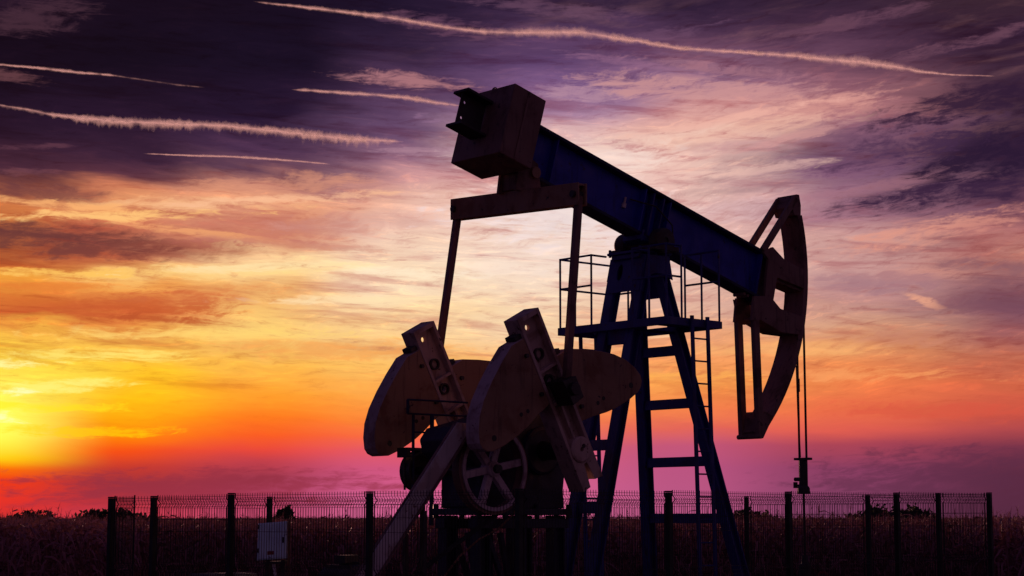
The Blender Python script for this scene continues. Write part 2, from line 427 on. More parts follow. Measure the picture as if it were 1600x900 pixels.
M['corn'] = leaf_mat('dry_corn_leaf', (0.25, 0.105, 0.12), (0.36, 0.155, 0.17), 0.10, 1.1)
M['bush'] = leaf_mat('bush_leaf', (0.035, 0.045, 0.02), (0.06, 0.055, 0.03), 0.2, 0.6)
M['bark'] = paint('bark', (0.06, 0.045, 0.035), (0.10, 0.07, 0.05), 0.9, 6.0, 0.6)

# ------------------------------------------------------------------ mesh builder
PIV = (0.0, 5.78)
TA = R(16.0)


def B(al, up, w=0.0):
    """walking-beam coordinates (along, up, sideways) to pump coordinates (s, w, z)"""
    return (al * math.cos(TA) + up * math.sin(TA), w, PIV[1] - al * math.sin(TA) + up * math.cos(TA))


def L(p):
    """pump coordinates (s along the beam, w towards the camera side, z) to the pump's local axes"""
    return Vector((p[0], -p[1], p[2]))


class MB:
    def __init__(self, conv=L):
        self.v = []
        self.f = []
        self.conv = conv

    def add(self, vs, fs):
        o = len(self.v)
        self.v += [tuple(self.conv(p)) for p in vs]
        self.f += [tuple(i + o for i in f) for f in fs]
        return self

    def hexa(self, p):
        return self.add(p, [(0, 1, 2, 3), (7, 6, 5, 4), (0, 4, 5, 1), (1, 5, 6, 2), (2, 6, 7, 3), (3, 7, 4, 0)])

    def box(self, s0, s1, w0, w1, z0, z1):
        return self.hexa([(s0, w0, z0), (s1, w0, z0), (s1, w1, z0), (s0, w1, z0), (s0, w0, z1), (s1, w0, z1), (s1, w1, z1), (s0, w1, z1)])

    def bbox(self, a0, a1, u0, u1, w0, w1):
        """box in walking-beam coordinates"""
        return self.hexa([B(a0, u0, w0), B(a1, u0, w0), B(a1, u0, w1), B(a0, u0, w1), B(a0, u1, w0), B(a1, u1, w0), B(a1, u1, w1), B(a0, u1, w1)])

    def bar(self, a, b, tx, ty, up=(0, 0, 1)):
        a, b = Vector(a), Vector(b)
        d = (b - a).normalized()
        up = Vector(up)
        if abs(d.dot(up)) > 0.98:
            up = Vector((0, 1, 0))
        x = d.cross(up).normalized()
        y = x.cross(d).normalized()
        x = x * tx / 2
        y = y * ty / 2
        return self.hexa([a - x - y, a + x - y, a + x + y, a - x + y, b - x - y, b + x - y, b + x + y, b - x + y])

    def ibar(self, a, b, fl, dp, t, up=(0, 0, 1)):
        """H-section bar: flange width fl, depth dp, plate thickness t"""
        a, b = Vector(a), Vector(b)
        d = (b - a).normalized()
        up = Vector(up)
        x = d.cross(up).normalized()
        y = x.cross(d).normalized()
        o = y * (dp / 2 - t / 2)
        self.bar(a + o, b + o, fl, t, y)
        self.bar(a - o, b - o, fl, t, y)
        return self.bar(a, b, t, dp - 2 * t, y)

    def tube(self, pts, r, n=8, cap=True):
        pts = [Vector(p) for p in pts]
        rings = []
        for i, p in enumerate(pts):
            d = (pts[min(i + 1, len(pts) - 1)] - pts[max(i - 1, 0)]).normalized()
            up = Vector((0, 0, 1)) if abs(d.z) < 0.95 else Vector((1, 0, 0))
            x = d.cross(up).normalized()
            y = x.cross(d).normalized()
            rr = r[i] if isinstance(r, (list, tuple)) else r
            rings.append([p + (x * math.cos(2 * math.pi * k / n) + y * math.sin(2 * math.pi * k / n)) * rr for k in range(n)])
        vs = [q for ring in rings for q in ring]
        fs = []
        for i in range(len(rings) - 1):
            for k in range(n):
                fs.append((i * n + k, i * n + (k + 1) % n, (i + 1) * n + (k + 1) % n, (i + 1) * n + k))
        if cap:
            fs.append(tuple(range(n)))
            fs.append(tuple((len(rings) - 1) * n + k for k in range(n))[::-1])
        return self.add(vs, fs)

    def prism(self, outer, holes, place):
        """plate: outline with holes; place(x, y, side) gives the point on side 0 or 1"""
        loops = [outer] + list(holes)
        flat = [p for l in loops for p in l]
        tris = tessellate_polygon([[Vector((p[0], p[1], 0)) for p in l] for l in loops])
        n = len(flat)
        vs = [place(p[0], p[1], 0) for p in flat] + [place(p[0], p[1], 1) for p in flat]
        fs = [tuple(t) for t in tris] + [tuple(i + n for i in t)[::-1] for t in tris]
        o = 0
        for l in loops:
            k = len(l)
            for i in range(k):
                j = (i + 1) % k
                fs.append((o + i, o + j, o + j + n, o + i + n))
            o += k
        return self.add(vs, fs)

    def lathe(self, prof, centre, axis, n=32):
        """prof: (radius, offset along the axis)"""
        c = Vector(centre)
        ax = Vector(axis).normalized()
        up = Vector((0, 0, 1)) if abs(ax.z) < 0.9 else Vector((1, 0, 0))
        x = ax.cross(up).normalized()
        y = ax.cross(x).normalized()
        vs, fs = [], []
        m = len(prof)
        for r, o in prof:
            for k in range(n):
                t = 2 * math.pi * k / n
                vs.append(c + ax * o + (x * math.cos(t) + y * math.sin(t)) * r)
        for i in range(m):
            j = (i + 1) % m
            for k in range(n):
                fs.append((i * n + k, i * n + (k + 1) % n, j * n + (k + 1) % n, j * n + k))
        return self.add(vs, fs)

    def split(self, name, mat, parent=None, bevel=0.0, tol=0.004):
        """one object per separate piece: shapes that touch stay together"""
        n = len(self.v)
        up = list(range(n))

        def find(i):
            while up[i] != i:
                up[i] = up[up[i]]
                i = up[i]
            return i
        for f in self.f:
            for i in f[1:]:
                up[find(i)] = find(f[0])
        comp = {}
        for i in range(n):
            comp.setdefault(find(i), []).append(i)
        comps = list(comp.values())
        box = [[[f_(self.v[i][k] for i in c) for k in range(3)] for f_ in (min, max)] for c in comps]
        par = list(range(len(comps)))

        def root(i):
            while par[i] != i:
                i = par[i]
            return i
        for i in range(len(comps)):
            for j in range(i):
                if all(box[i][0][k] <= box[j][1][k] + tol and box[j][0][k] <= box[i][1][k] + tol for k in range(3)):
                    par[root(i)] = root(j)
        groups = {}
        for i in range(len(comps)):
            groups.setdefault(root(i), []).extend(comps[i])
        outs = []
        for g in groups.values():
            ids = {v: k for k, v in enumerate(sorted(g))}
            m = MB(IDN)
            m.v = [self.v[i] for i in sorted(g)]
            m.f = [tuple(ids[i] for i in f) for f in self.f if f[0] in ids]
            outs.append(m.build(name, mat, parent, bevel))
        return outs

    def build(self, name, mat, parent=None, bevel=0.0, smooth=False, label=None):
        me = bpy.data.meshes.new(name)
        me.from_pydata(self.v, [], self.f)
        bm = bmesh.new()
        bm.from_mesh(me)
        bmesh.ops.recalc_face_normals(bm, faces=bm.faces)
        bm.to_mesh(me)
        bm.free()
        if smooth:
            for p in me.polygons:
                p.use_smooth = True
        me.materials.append(mat)
        o = bpy.data.objects.new(name, me)
        col.objects.link(o)
        if parent:
            o.parent = parent
        if bevel:
            b = o.modifiers.new('edges', 'BEVEL')
            b.width = bevel
            b.segments = 2
            b.limit_method = 'ANGLE'
            b.angle_limit = R(40)
        if label:
            o['label'] = label
        return o


def circ(cx, cy, r, n=14):
    return [(cx + r * math.cos(2 * math.pi * k / n), cy + r * math.sin(2 * math.pi * k / n)) for k in range(n)]


def empty(name, loc, rz=0.0):
    o = bpy.data.objects.new(name, None)
    o.empty_display_size = 0.3
    col.objects.link(o)
    o.location = loc
    o.rotation_euler = (0, 0, rz)
    return o


def tag(o, label=None, cat=None, group=None, kind=None):
    if label:
        o['label'] = label
    if cat:
        o['category'] = cat
    if group:
        o['group'] = group
    if kind:
        o['kind'] = kind
    return o


def IDN(p):
    return Vector(p)


# ------------------------------------------------------------------ ground
def disc(name, r, z, mat, cx=0, cy=0, n=96):
    me = bpy.data.meshes.new(name)
    vs = [(cx, cy, z)] + [(cx + r * math.cos(2 * math.pi * k / n), cy + r * math.sin(2 * math.pi * k / n), z) for k in range(n)]
    me.from_pydata(vs, [], [(0, 1 + k, 1 + (k + 1) % n) for k in range(n)])
    me.materials.append(mat)
    o = bpy.data.objects.new(name, me)
    col.objects.link(o)
    return o


tag(disc('ground', 60000, 0, M['soil']), kind='structure')
me = bpy.data.meshes.new('gravel_yard')
yard = [(0.08, 21.5), (7.79, 30.5), (2.9, 34.6), (-5.73, 26.7)]
me.from_pydata([(x, y, 0.004) for x, y in yard], [], [(0, 1, 2, 3)])
me.materials.append(M['gravel'])
gy = bpy.data.objects.new('gravel_yard', me)
col.objects.link(gy)
tag(gy, kind='structure')

# ------------------------------------------------------------------ the pump jack
A = R(41.0)
ORI = (2.0094, 28.5, 0.0)
pump = empty('pump_jack', ORI, A)
tag(pump, 'tall oil pump jack with blue beam and tower, cream horse head and crank weights', 'pump jack')

# concrete base the machine stands on
base = MB().box(-6.3, 2.1, -1.5, 1.5, 0.0, 0.22).build('concrete_base', M['concrete'], pump, 0.02)

# walking beam: I-section with stiffeners
m = MB()
m.bbox(-2.95, 2.66, 0.252, 0.958, -0.016, 0.016)
for a in (-2.2, -0.28, 0.28, 2.50):
    for s in (-1, 1):
        w0, w1 = sorted((0.018 * s, 0.145 * s))
        m.bbox(a - 0.012, a + 0.012, 0.252, 0.958, w0, w1)
beam = m.build('walking_beam', M['web'], pump, 0.004)
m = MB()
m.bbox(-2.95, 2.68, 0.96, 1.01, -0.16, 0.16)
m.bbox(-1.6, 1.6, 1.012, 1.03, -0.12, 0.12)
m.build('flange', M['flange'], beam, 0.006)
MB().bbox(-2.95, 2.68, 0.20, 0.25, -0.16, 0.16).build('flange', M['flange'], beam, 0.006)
# saddle clamp round the beam above the bearing
m = MB()
for s in (-1, 1):
    for a in (-0.10, 0.12):
        w0, w1 = sorted((0.018 * s, 0.15 * s))
        m.bbox(a - 0.015, a + 0.015, 0.254, 0.956, w0, w1)
m.bbox(-0.26, 0.26, 0.12, 0.196, -0.20, 0.20)
for a in (-0.22, 0.22):
    for s in (-1, 1):
        m.tube([B(a, 0.10, 0.18 * s), B(a, 0.29, 0.18 * s)], 0.022, 6)
m.split('saddle_clamp', M['blue'], beam, 0.004)
# bolt rows along the web
# tail stub: bolted I-beam that sticks out behind the weight box
m = MB()
m.bbox(-4.05, -3.56, 0.92, 0.96, -0.17, 0.17)
m.bbox(-4.05, -3.56, 0.40, 0.44, -0.17, 0.17)
m.prism([(-4.02, 0.44), (-3.56, 0.44), (-3.56, 0.92), (-4.02, 0.92)], [circ(-3.94, 0.80, 0.022), circ(-3.94, 0.56, 0.022)],
        lambda x, y, k: B(x, y, -0.012 + 0.024 * k))
m.build('tail_stub', M['dark'], beam, 0.004)
# grease nipple bracket on the beam
MB().bbox(-0.62, -0.56, 0.52, 0.60, 0.018, 0.06).bbox(-0.605, -0.575, 0.60, 0.70, 0.025, 0.05).build('grease_fitting', M['pale'], beam, 0.004)
# grease hose from the beam to the bearing
MB().tube([B(-0.5, 0.7, 0.05), B(-0.1, 0.72, 0.22), B(0.28, 0.55, 0.26), B(0.36, 0.2, 0.3), B(0.30, -0.1, 0.33), (0.2, 0.35, 5.3)], 0.012, 6).build('grease_hose', M['dark'], beam)

# counterweight box on the tail
m = MB().bbox(-3.54, -2.92, 0.10, 1.19, -0.55, 0.55)
tb = m.build('tail_weight_box', M['box'], pump, 0.012)
m = MB()
for s in (-1, 1):
    w0, w1 = sorted((0.552 * s, 0.562 * s))
    m.bbox(-3.27, -3.235, 0.11, 1.18, w0, w1)
m.split('weld_strip', M['box'], tb)
m = MB()
ring = [B(-3.46 + 0.0, 1.19 + 0.07 * math.sin(math.pi * k / 8), -0.02 + 0.06 * math.cos(math.pi * k / 8)) for k in range(9)]
m.tube(ring, 0.012, 6)
m.build('lifting_eye', M['dark'], tb)

# equalizer, tilted a touch, hung under the tail
TE = R(2.6)


def E_(s, w, dz):
    return (-2.58 + s, w * math.cos(TE), 6.29 - w * math.sin(TE) + dz)


def ebox(m, s0, s1, w0, w1, z0, z1):
    return m.hexa([E_(s0, w0, z0), E_(s1, w0, z0), E_(s1, w1, z0), E_(s0, w1, z0), E_(s0, w0, z1), E_(s1, w0, z1), E_(s1, w1, z1), E_(s0, w1, z1)])


m = MB()
ebox(m, -0.09, -0.06, -1.42, 1.42, -0.16, 0.16)
ebox(m, 0.06, 0.09, -1.42, 1.42, -0.16, 0.16)
ebox(m, -0.06, 0.06, -1.40, 1.40, 0.12, 0.155)
ebox(m, -0.06, 0.06, -1.25, 1.25, -0.155, -0.12)
ebox(m, -0.06, 0.06, -1.26, -1.22, -0.12, 0.12)
ebox(m, -0.06, 0.06, 1.22, 1.26, -0.12, 0.12)
eq = m.build('equalizer', M['cream'], pump, 0.006)
m = MB()
for s in (-1, 1):
    m.tube([E_(-0.13, 1.33 * s, 0.0), E_(0.13, 1.33 * s, 0.0)], 0.05, 14)
m.split('pin', M['dark'], eq)
# hanger between beam and equalizer
m = MB()
for s in (-1, 1):
    w0, w1 = sorted((0.17 * s, 0.22 * s))
    m.prism([(-2.78, 6.42), (-2.28, 6.42), (-2.34, 6.86), (-2.52, 6.95), (-2.70, 6.95)], [], lambda x, y, k: (x, w0 if k == 0 else w1, y))
m.box(-2.70, -2.42, -0.168, 0.168, 6.46, 6.70)
m.build('hanger', M['box'], eq, 0.008)
MB().tube([(-2.42, -0.27, 6.72), (-2.42, 0.27, 6.72)], 0.085, 18).build('hanger_pin', M['cream'], eq)

# cranks with their butterfly weights (both sides swing together)
WO = [(0.27, -0.205), (0.27, -0.46), (0.40, -0.73), (0.55, -1.00), (0.71, -1.24), (0.87, -1.41), (1.04, -1.52), (1.19, -1.575),
      (1.28, -1.56), (1.35, -1.50), (1.39, -1.41), (1.41, -1.2), (1.40, -0.9), (1.37, -0.7), (1.31, -0.45), (1.27, -0.205)]
CT = (-3.50, 4.48)
CD = (0.467, -0.884)
CN = (0.884, 0.467)


def K(a, p, w):
    return (CT[0] + a * CD[0] + p * CN[0], w, CT[1] + a * CD[1] + p * CN[1])


def crank(side):
    # w from inner face to outer face on this side
    wi, wo = 1.0 * side, 1.3 * side
    lo, hi = min(wi, wo), max(wi, wo)
    mid = (lo + hi) / 2

    def kp(w0, w1):
        return lambda x, y, k: K(x, y, w0 if k == 0 else w1)
    m = MB()
    # web with the lifting hole at the tip and the pin holes along it
    m.prism([(0.07, -0.17), (0.07, 0.17), (2.10, 0.17), (2.10, -0.17)],
            [circ(0.20, 0.0, 0.042), circ(0.98, 0.0, 0.06)], kp(mid - 0.03, mid + 0.03))
    # two long flanges
    for p0, p1 in ((-0.215, -0.165), (0.165, 0.215)):
        m.prism([(0.0, p0), (0.0, p1), (2.12, p1), (2.12, p0)], [], kp(lo, hi))
    m.prism([(0.0, -0.164), (0.0, 0.164), (0.068, 0.164), (0.068, -0.164)], [], kp(lo + 0.004, hi - 0.004))
    # cross ribs
    for a in (0.80, 1.30):
        for w0, w1 in ((lo + 0.01, mid - 0.031), (mid + 0.031, hi - 0.01)):
            m.prism([(a, -0.164), (a, 0.164), (a + 0.04, 0.164), (a + 0.04, -0.164)], [], kp(w0, w1))
    # middle ridge on the lower half
    for w0, w1 in ((lo + 0.03, mid - 0.031), (mid + 0.031, hi - 0.03)):
        m.prism([(1.342, -0.02), (1.342, 0.02), (1.90, 0.02), (1.90, -0.02)], [], kp(w0, w1))
    # forked clamp end
    m.prism([(2.121, -0.215), (2.121, 0.215), (2.59, 0.215), (2.56, 0.06), (2.28, 0.03), (2.28, -0.03), (2.62, -0.07), (2.62, -0.215)], [], kp(lo, hi))
    c = m.build('crank', M['rim'], pump, 0.008)
    # hub boss
    m = MB()
    hs = K(2.07, 0, 0)
    m.lathe([(0.03, 0.0), (0.185, 0.0), (0.185, 0.35), (0.16, 0.37), (0.03, 0.37)], (hs[0], min(lo, hi) - 0.035, hs[2]), (0, 1, 0), 28)
    m.build('hub', M['rim'], c, 0.006)
    m = MB()
    hs = K(2.07, 0, 0)
    m.tube([(hs[0] + 0.03, lo - 0.04, hs[2] + 0.05), (hs[0] + 0.03, hi + 0.045, hs[2] + 0.05)], 0.03, 10)
    for a in (1.0, 0.6):
        q = K(a, 0.0, 0)
        m.lathe([(0.062, 0.0), (0.085, 0.0), (0.085, 0.15), (0.062, 0.15)], (q[0], mid - 0.075, q[2]), (0, 1, 0), 20)
    m.split('bolt_boss', M['grease'], c)
    # wrist pin block where the pitman takes hold
    m = MB()
    w0, w1 = sorted((1.302 * side, 1.62 * side))
    m.prism([(0.98, -0.13), (1.02, 0.13), (1.34, 0.13), (1.36, -0.10)], [], kp(w0, w1))
    q = K(1.16, 0, 0)
    m.tube([(q[0], w0, q[2]), (q[0], w1 + 0.06 if side > 0 else w1, q[2])], 0.09, 18)
    m.build('wrist_pin', M['grease'], c, 0.008)
    # two weights bolted on the crank's edges
    for kind, flip, off in (('l', 1, 0.0), ('r', -1, 0.47)):
        out = [(a + off, p * flip * (1.0 if kind == 'l' else 0.995)) for a, p in WO]
        if kind == 'l':
            out = [(a, p - 0.012) for a, p in out]
        else:
            out = [(a, p + 0.012) for a, p in out]
        face = [(out[0][0] + (a - out[0][0]) * 1.0, p) for a, p in out]
        m = MB()
        m.prism(out, [], kp(lo + 0.01, hi - 0.012))
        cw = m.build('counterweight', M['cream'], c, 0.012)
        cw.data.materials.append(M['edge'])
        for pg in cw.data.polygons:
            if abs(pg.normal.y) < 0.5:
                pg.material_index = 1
        # raised rim lip and the lifting holes read as dark discs sunk in the face
        m = MB()
        cx = sum(a for a, p in out) / len(out)
        cy = sum(p for a, p in out) / len(out)
        for (ha, hp, hr) in ((1.24, -1.33, 0.042), (1.18, -0.62, 0.03), (1.17, -0.75, 0.03)):
            h = K(ha + off, hp * flip, 0)
            if side > 0:
                m.tube([(h[0], hi - 0.0115, h[2]), (h[0], hi - 0.009, h[2])], hr, 14)
            else:
                m.tube([(h[0], hi - 0.0115, h[2]), (h[0], hi - 0.009, h[2])], hr, 14)
        m.split('lifting_socket', M['grease'], cw)
        m = MB()
        for a in (0.50, 1.08):
            q = K(a + off, -0.30 * flip, 0)
            m.tube([(q[0], hi - 0.011, q[2]), (q[0], hi + 0.03, q[2])], 0.032, 6)
        m.split('bolt', M['grease'], cw)
        # clamp plate closing the top of the weight on the bar
        m = MB()
        m.prism([(0.20 + off, -0.34 * flip), (0.20 + off, -0.222 * flip), (0.262 + off, -0.222 * flip), (0.262 + off, -0.34 * flip)], [], kp(lo + 0.05, hi - 0.05))
        m.split('clamp', M['dark'], cw)
    return c


for sd_ in (1, -1):
    crank(sd_)

# pitman arms
for sd_ in (1, -1):
    top = E_(0.0, 1.34 * sd_, -0.02)
    bot = K(1.16, 0.0, 1.47 * sd_)
    m = MB()
    m.bar(top, bot, 0.10, 0.09, (0, 1, 0))
    p = m.build('pitman_arm', M['box'], pump, 0.008)
    m = MB()
    m.tube([(bot[0], 1.42 * sd_ - 0.05, bot[2]), (bot[0], 1.42 * sd_ + 0.12, bot[2])], 0.13, 18)
    m.build('bearing_eye', M['grease'], p)

# gearbox
m = MB()
prof = [(-3.62, 1.84), (-3.62, 2.35), (-3.98, 2.62), (-4.02, 2.80), (-3.90, 2.96), (-3.5, 3.06), (-3.15, 3.16), (-2.9, 3.24), (-2.4, 3.24), (-2.1, 3.1), (-1.93, 2.85),
        (-1.90, 2.60), (-2.02, 2.42), (-2.06, 2.1), (-2.04, 1.84)]
m.prism(prof, [], lambda x, y, k: (x, -0.44 + 0.88 * k, y))
gb = m.build('gearbox', M['gear'], pump, 0.03)
m = MB().box(-3.72, -1.95, -0.5, 0.5, 1.745, 1.838)
for s in (-3.68, -3.2, -2.6, -2.0):
    m.tube([(s, 0.47, 1.70), (s, 0.47, 1.90)], 0.04, 8)
    m.tube([(s, -0.47, 1.70), (s, -0.47, 1.90)], 0.04, 8)
m.build('flange', M['gear'], gb, 0.01)
hs = K(2.07, 0, 0)
MB().tube([(hs[0], -0.99, hs[2]), (hs[0], 0.99, hs[2])], 0.13, 20).build('crank_shaft', M['grease'], gb)
m = MB()
m.lathe([(0.14, 0), (0.34, 0), (0.34, 0.08), (0.30, 0.10), (0.14, 0.10)], (hs[0], 0.442, hs[2]), (0, 1, 0), 28)
m.lathe([(0.14, 0), (0.34, 0), (0.34, 0.08), (0.30, 0.10), (0.14, 0.10)], (hs[0], -0.544, hs[2]), (0, 1, 0), 28)
m.split('shaft_cover', M['gear'], gb)
# brake drum on the far end of the input shaft
WC = (-3.70, 2.37)
m = MB()
m.lathe([(0.05, 0), (0.29, 0.0), (0.29, 0.22), (0.26, 0.22), (0.26, 0.06), (0.05, 0.06)], (WC[0], -0.92, WC[1]), (0, 1, 0), 32)
bd = m.build('brake_drum', M['dark'], pump)
m = MB()
m.box(-4.03, -3.96, -0.93, -0.70, 2.56, 2.70).box(-4.03, -3.4, -0.92, -0.71, 2.655, 2.70).tube([(-3.995, -0.8, 2.57), (-3.985, -0.8, 2.10)], 0.018, 6)
m.build('brake_band', M['dark'], bd, 0.006)
MB().tube([(WC[0], -0.95, WC[1]), (WC[0], 0.93, WC[1])], 0.06, 16).build('input_shaft', M['grease'], gb)

# belt sheave with six spokes
m = MB()
m.lathe([(0.535, 0.0), (0.56, -0.012), (0.575, 0.0), (0.62, 0.01), (0.62, 0.16), (0.55, 0.16), (0.535, 0.15)], (WC[0], 0.66, WC[1]), (0, 1, 0), 96)
sh = m.build('belt_sheave', M['box'], pump, 0.0)
m = MB()
m.lathe([(0.522, 0.0), (0.575, 0.0), (0.575, 0.03), (0.522, 0.03)], (WC[0], 0.822, WC[1]), (0, 1, 0), 96)
m.build('rim', M['wheel'], sh)
m = MB()
m.lathe([(0.03, 0), (0.11, 0.0), (0.11, 0.17), (0.085, 0.19), (0.085, 0.21), (0.06, 0.21), (0.055, 0.18), (0.03, 0.18)], (WC[0], 0.66, WC[1]), (0, 1, 0), 26)
m.build('hub', M['wheel'], sh)
for k in range(6):
    t = R(11 + 60 * k)
    c_, s_ = math.cos(t), math.sin(t)
    m = MB()
    a = (WC[0] + 0.10 * c_, 0.745, WC[1] + 0.10 * s_)
    b = (WC[0] + 0.55 * c_, 0.745, WC[1] + 0.55 * s_)
    m.bar(a, b, 0.10, 0.09, (0, 1, 0))
    m.build('spoke', M['wheel'], sh, 0.01)

# pedestal under the gearbox
m = MB()
for s in (-3.55, -2.9, -2.15):
    for w in (-0.36, 0.36):
        m.ibar((s, w, 0.32), (s, w, 1.74), 0.20, 0.22, 0.03, (1, 0, 0))
m.box(-3.7, -1.98, -0.46, -0.26, 1.56, 1.70)
m.box(-3.7, -1.98, 0.26, 0.46, 1.56, 1.70)
for w in (-0.36, 0.36):
    m.bar((-3.45, w, 1.5), (-3.0, w, 0.5), 0.07, 0.07)
    m.bar((-2.95, w, 0.5), (-3.2, w, 1.5), 0.07, 0.07)
m.box(-3.8, -1.8, -0.5, 0.5, 0.24, 0.32)
m.build('gearbox_pedestal', M['gear'], pump, 0.01)

# belt, belt guard and motor at the rear
MS = (-5.62, 0.80)
m = MB()
for k in range(3):
    w = 0.69 + 0.045 * k
    pts = []
    a0 = math.atan2(MS[1] - WC[1], MS[0] - WC[0])
    for t in np.linspace(a0 + R(100), a0 + R(260), 14):
        pts.append((WC[0] + 0.635 * math.cos(t), w, WC[1] + 0.635 * math.sin(t)))
    for t in np.linspace(a0 + R(260), a0 + R(460), 14):
        pts.append((MS[0] + 0.17 * math.cos(t), w, MS[1] + 0.17 * math.sin(t)))
    pts.append(pts[0])
    m.tube(pts, 0.014, 6, False)
m.split('drive_belt', M['rubber'], pump)
m = MB()
GA = [(-4.39, 2.98), (-4.10, 2.97), (-5.80, 0.86), (-6.10, 0.86)]
m.prism(GA, [], lambda x, y, k: (x, 0.855 + 0.02 * k, y))
bg = m.build('belt_guard', M['pale'], pump, 0.004)
m = MB()
m.bar((-4.39, 0.828, 2.97), (-6.09, 0.828, 0.87), 0.05, 0.02)
m.bar((-4.11, 0.80, 2.955), (-5.80, 0.80, 0.865), 0.25, 0.02)
m.bar((-4.39, 0.79, 2.96), (-4.11, 0.79, 2.95), 0.12, 0.018)
m.build('guard_edge', M['box'], bg)
MB().bar((-4.9, 0.80, 1.80), (-4.9, 0.80, 0.24), 0.06, 0.06).bar((-5.05, 0.6, 1.6), (-5.05, 0.6, 0.24), 0.05, 0.05).split('guard_post', M['dark'], bg)
m = MB()
m.lathe([(0.0301, -0.42), (0.26, -0.42), (0.30, -0.36), (0.30, 0.26), (0.25, 0.33), (0.0301, 0.33)], (MS[0], 0.15, MS[1]), (0, 1, 0), 28)
for k in range(12):
    t = 2 * math.pi * k / 12
    m.bar((MS[0] + 0.315 * math.cos(t), -0.18, MS[1] + 0.315 * math.sin(t)), (MS[0] + 0.315 * math.cos(t), 0.38, MS[1] + 0.315 * math.sin(t)), 0.02, 0.04)
m.box(MS[0] - 0.3, MS[0] + 0.3, -0.2, 0.4, 0.24, 0.52)
mo = m.build('motor', M['dark'], pump)
m = MB()
m.lathe([(0.03, 0), (0.155, 0), (0.165, 0.02), (0.165, 0.16), (0.155, 0.18), (0.03, 0.18)], (MS[0], 0.65, MS[1]), (0, 1, 0), 26)
m.build('motor_sheave', M['grease'], mo)
MB().box(MS[0] - 0.12, MS[0] + 0.12, -0.05, 0.2, 1.11, 1.22).build('terminal_box', M['dark'], mo, 0.01)
# brake cable curving below the sheave
MB().tube([(-3.1, 0.7, 1.95), (-3.3, 0.75, 1.75), (-3.6, 0.78, 1.55), (-3.95, 0.80, 1.42), (-4.3, 0.82, 1.2), (-4.6, 0.82, 0.9)], 0.014, 6).build('brake_cable', M['wood'], pump)
# hand rail and steps beside the gearbox
m = MB()
for z in (3.18, 3.38):
    m.tube([(-4.0, -0.72, z), (-2.9, -0.72, z)], 0.016, 6)
m.tube([(-4.0, -0.72, 3.18), (-4.0, -0.72, 3.38)], 0.022, 6)
m.tube([(-3.90, -0.72, 3.18), (-3.90, -0.72, 1.6)], 0.022, 6)
m.tube([(-3.56, -0.72, 3.18), (-3.56, -0.72, 1.6)], 0.032, 6)
for z in (2.92, 2.6, 2.3, 2.0):
    m.tube([(-3.90, -0.72, z), (-3.56, -0.72, z)], 0.014, 6)
m.build('gearbox_rail', M['flange'], pump)

# samson post
post = MB()
post.box(-0.40, 0.30, -0.36, 0.36, 5.735, 5.775)
for w in (-0.33, 0.33):
    for s in (-0.36, -0.02, 0.26):
        post.tube([(s, w, 5.71), (s, w, 5.83)], 0.025, 6)
post.prism([(-0.36, -0.30), (-0.36, 0.30), (0.22, 0.30), (0.22, -0.30)], [], lambda x, y, k: (x if k else x + 0.06 * (1 if x < 0 else -1) * 0, y, 5.66 + 0.07 * k))
samson = post.build('samson_post', M['blue'], pump, 0.008)


def rear_s(z):
    return -0.20 - (5.70 - z) * 0.243


def front_s(z):
    return 0.10 + (5.75 - z) * 0.2055


def front_w(z):
    return 0.205 + (5.75 - z) * 0.157


for sg in (-1, 1):
    m = MB()
    m.ibar((rear_s(0.24), 0.30 * sg, 0.24), (rear_s(5.66), 0.30 * sg, 5.66), 0.17, 0.17, 0.025, (1, 0, 0))
    m.build('leg', M['blue'], samson, 0.004)
    m = MB()
    m.ibar((front_s(0.24), front_w(0.24) * sg, 0.24), (front_s(5.66), front_w(5.66) * sg, 5.66), 0.17, 0.17, 0.025, (1, 0, 0))
    m.build('leg', M['blue'], samson, 0.004)
    # tie strap with a bright edge down the near leg
    m = MB()
    m.tube([(front_s(5.2) + 0.11, (front_w(5.2) + 0.03) * sg, 5.2), (front_s(0.9) + 0.11, (front_w(0.9) + 0.03) * sg, 0.9)], 0.018, 6)
    m.build('conduit', M['cable'], samson)
    # foot plates
    m = MB()
    m.box(rear_s(0.24) - 0.17, rear_s(0.24) + 0.17, 0.30 * sg - 0.17, 0.30 * sg + 0.17, 0.222, 0.26)
    m.box(front_s(0.24) - 0.17, front_s(0.24) + 0.17, front_w(0.24) * sg - 0.17, front_w(0.24) * sg + 0.17, 0.222, 0.26)
    m.split('foot_plate', M['blue'], samson)
for z in (4.27, 3.46, 2.57, 1.70):
    w = front_w(z) - 0.075
    MB().bar((front_s(z), -w, z), (front_s(z), w, z), 0.10, 0.15).build('crossbar', M['blue'], samson, 0.004)
for z, h in ((4.46, 0.26), (2.79, 0.16), (1.86, 0.18)):
    MB().bar((rear_s(z), -0.22, z), (rear_s(z), 0.22, z), 0.08, h).build('crossbar', M['blue'], samson, 0.004)
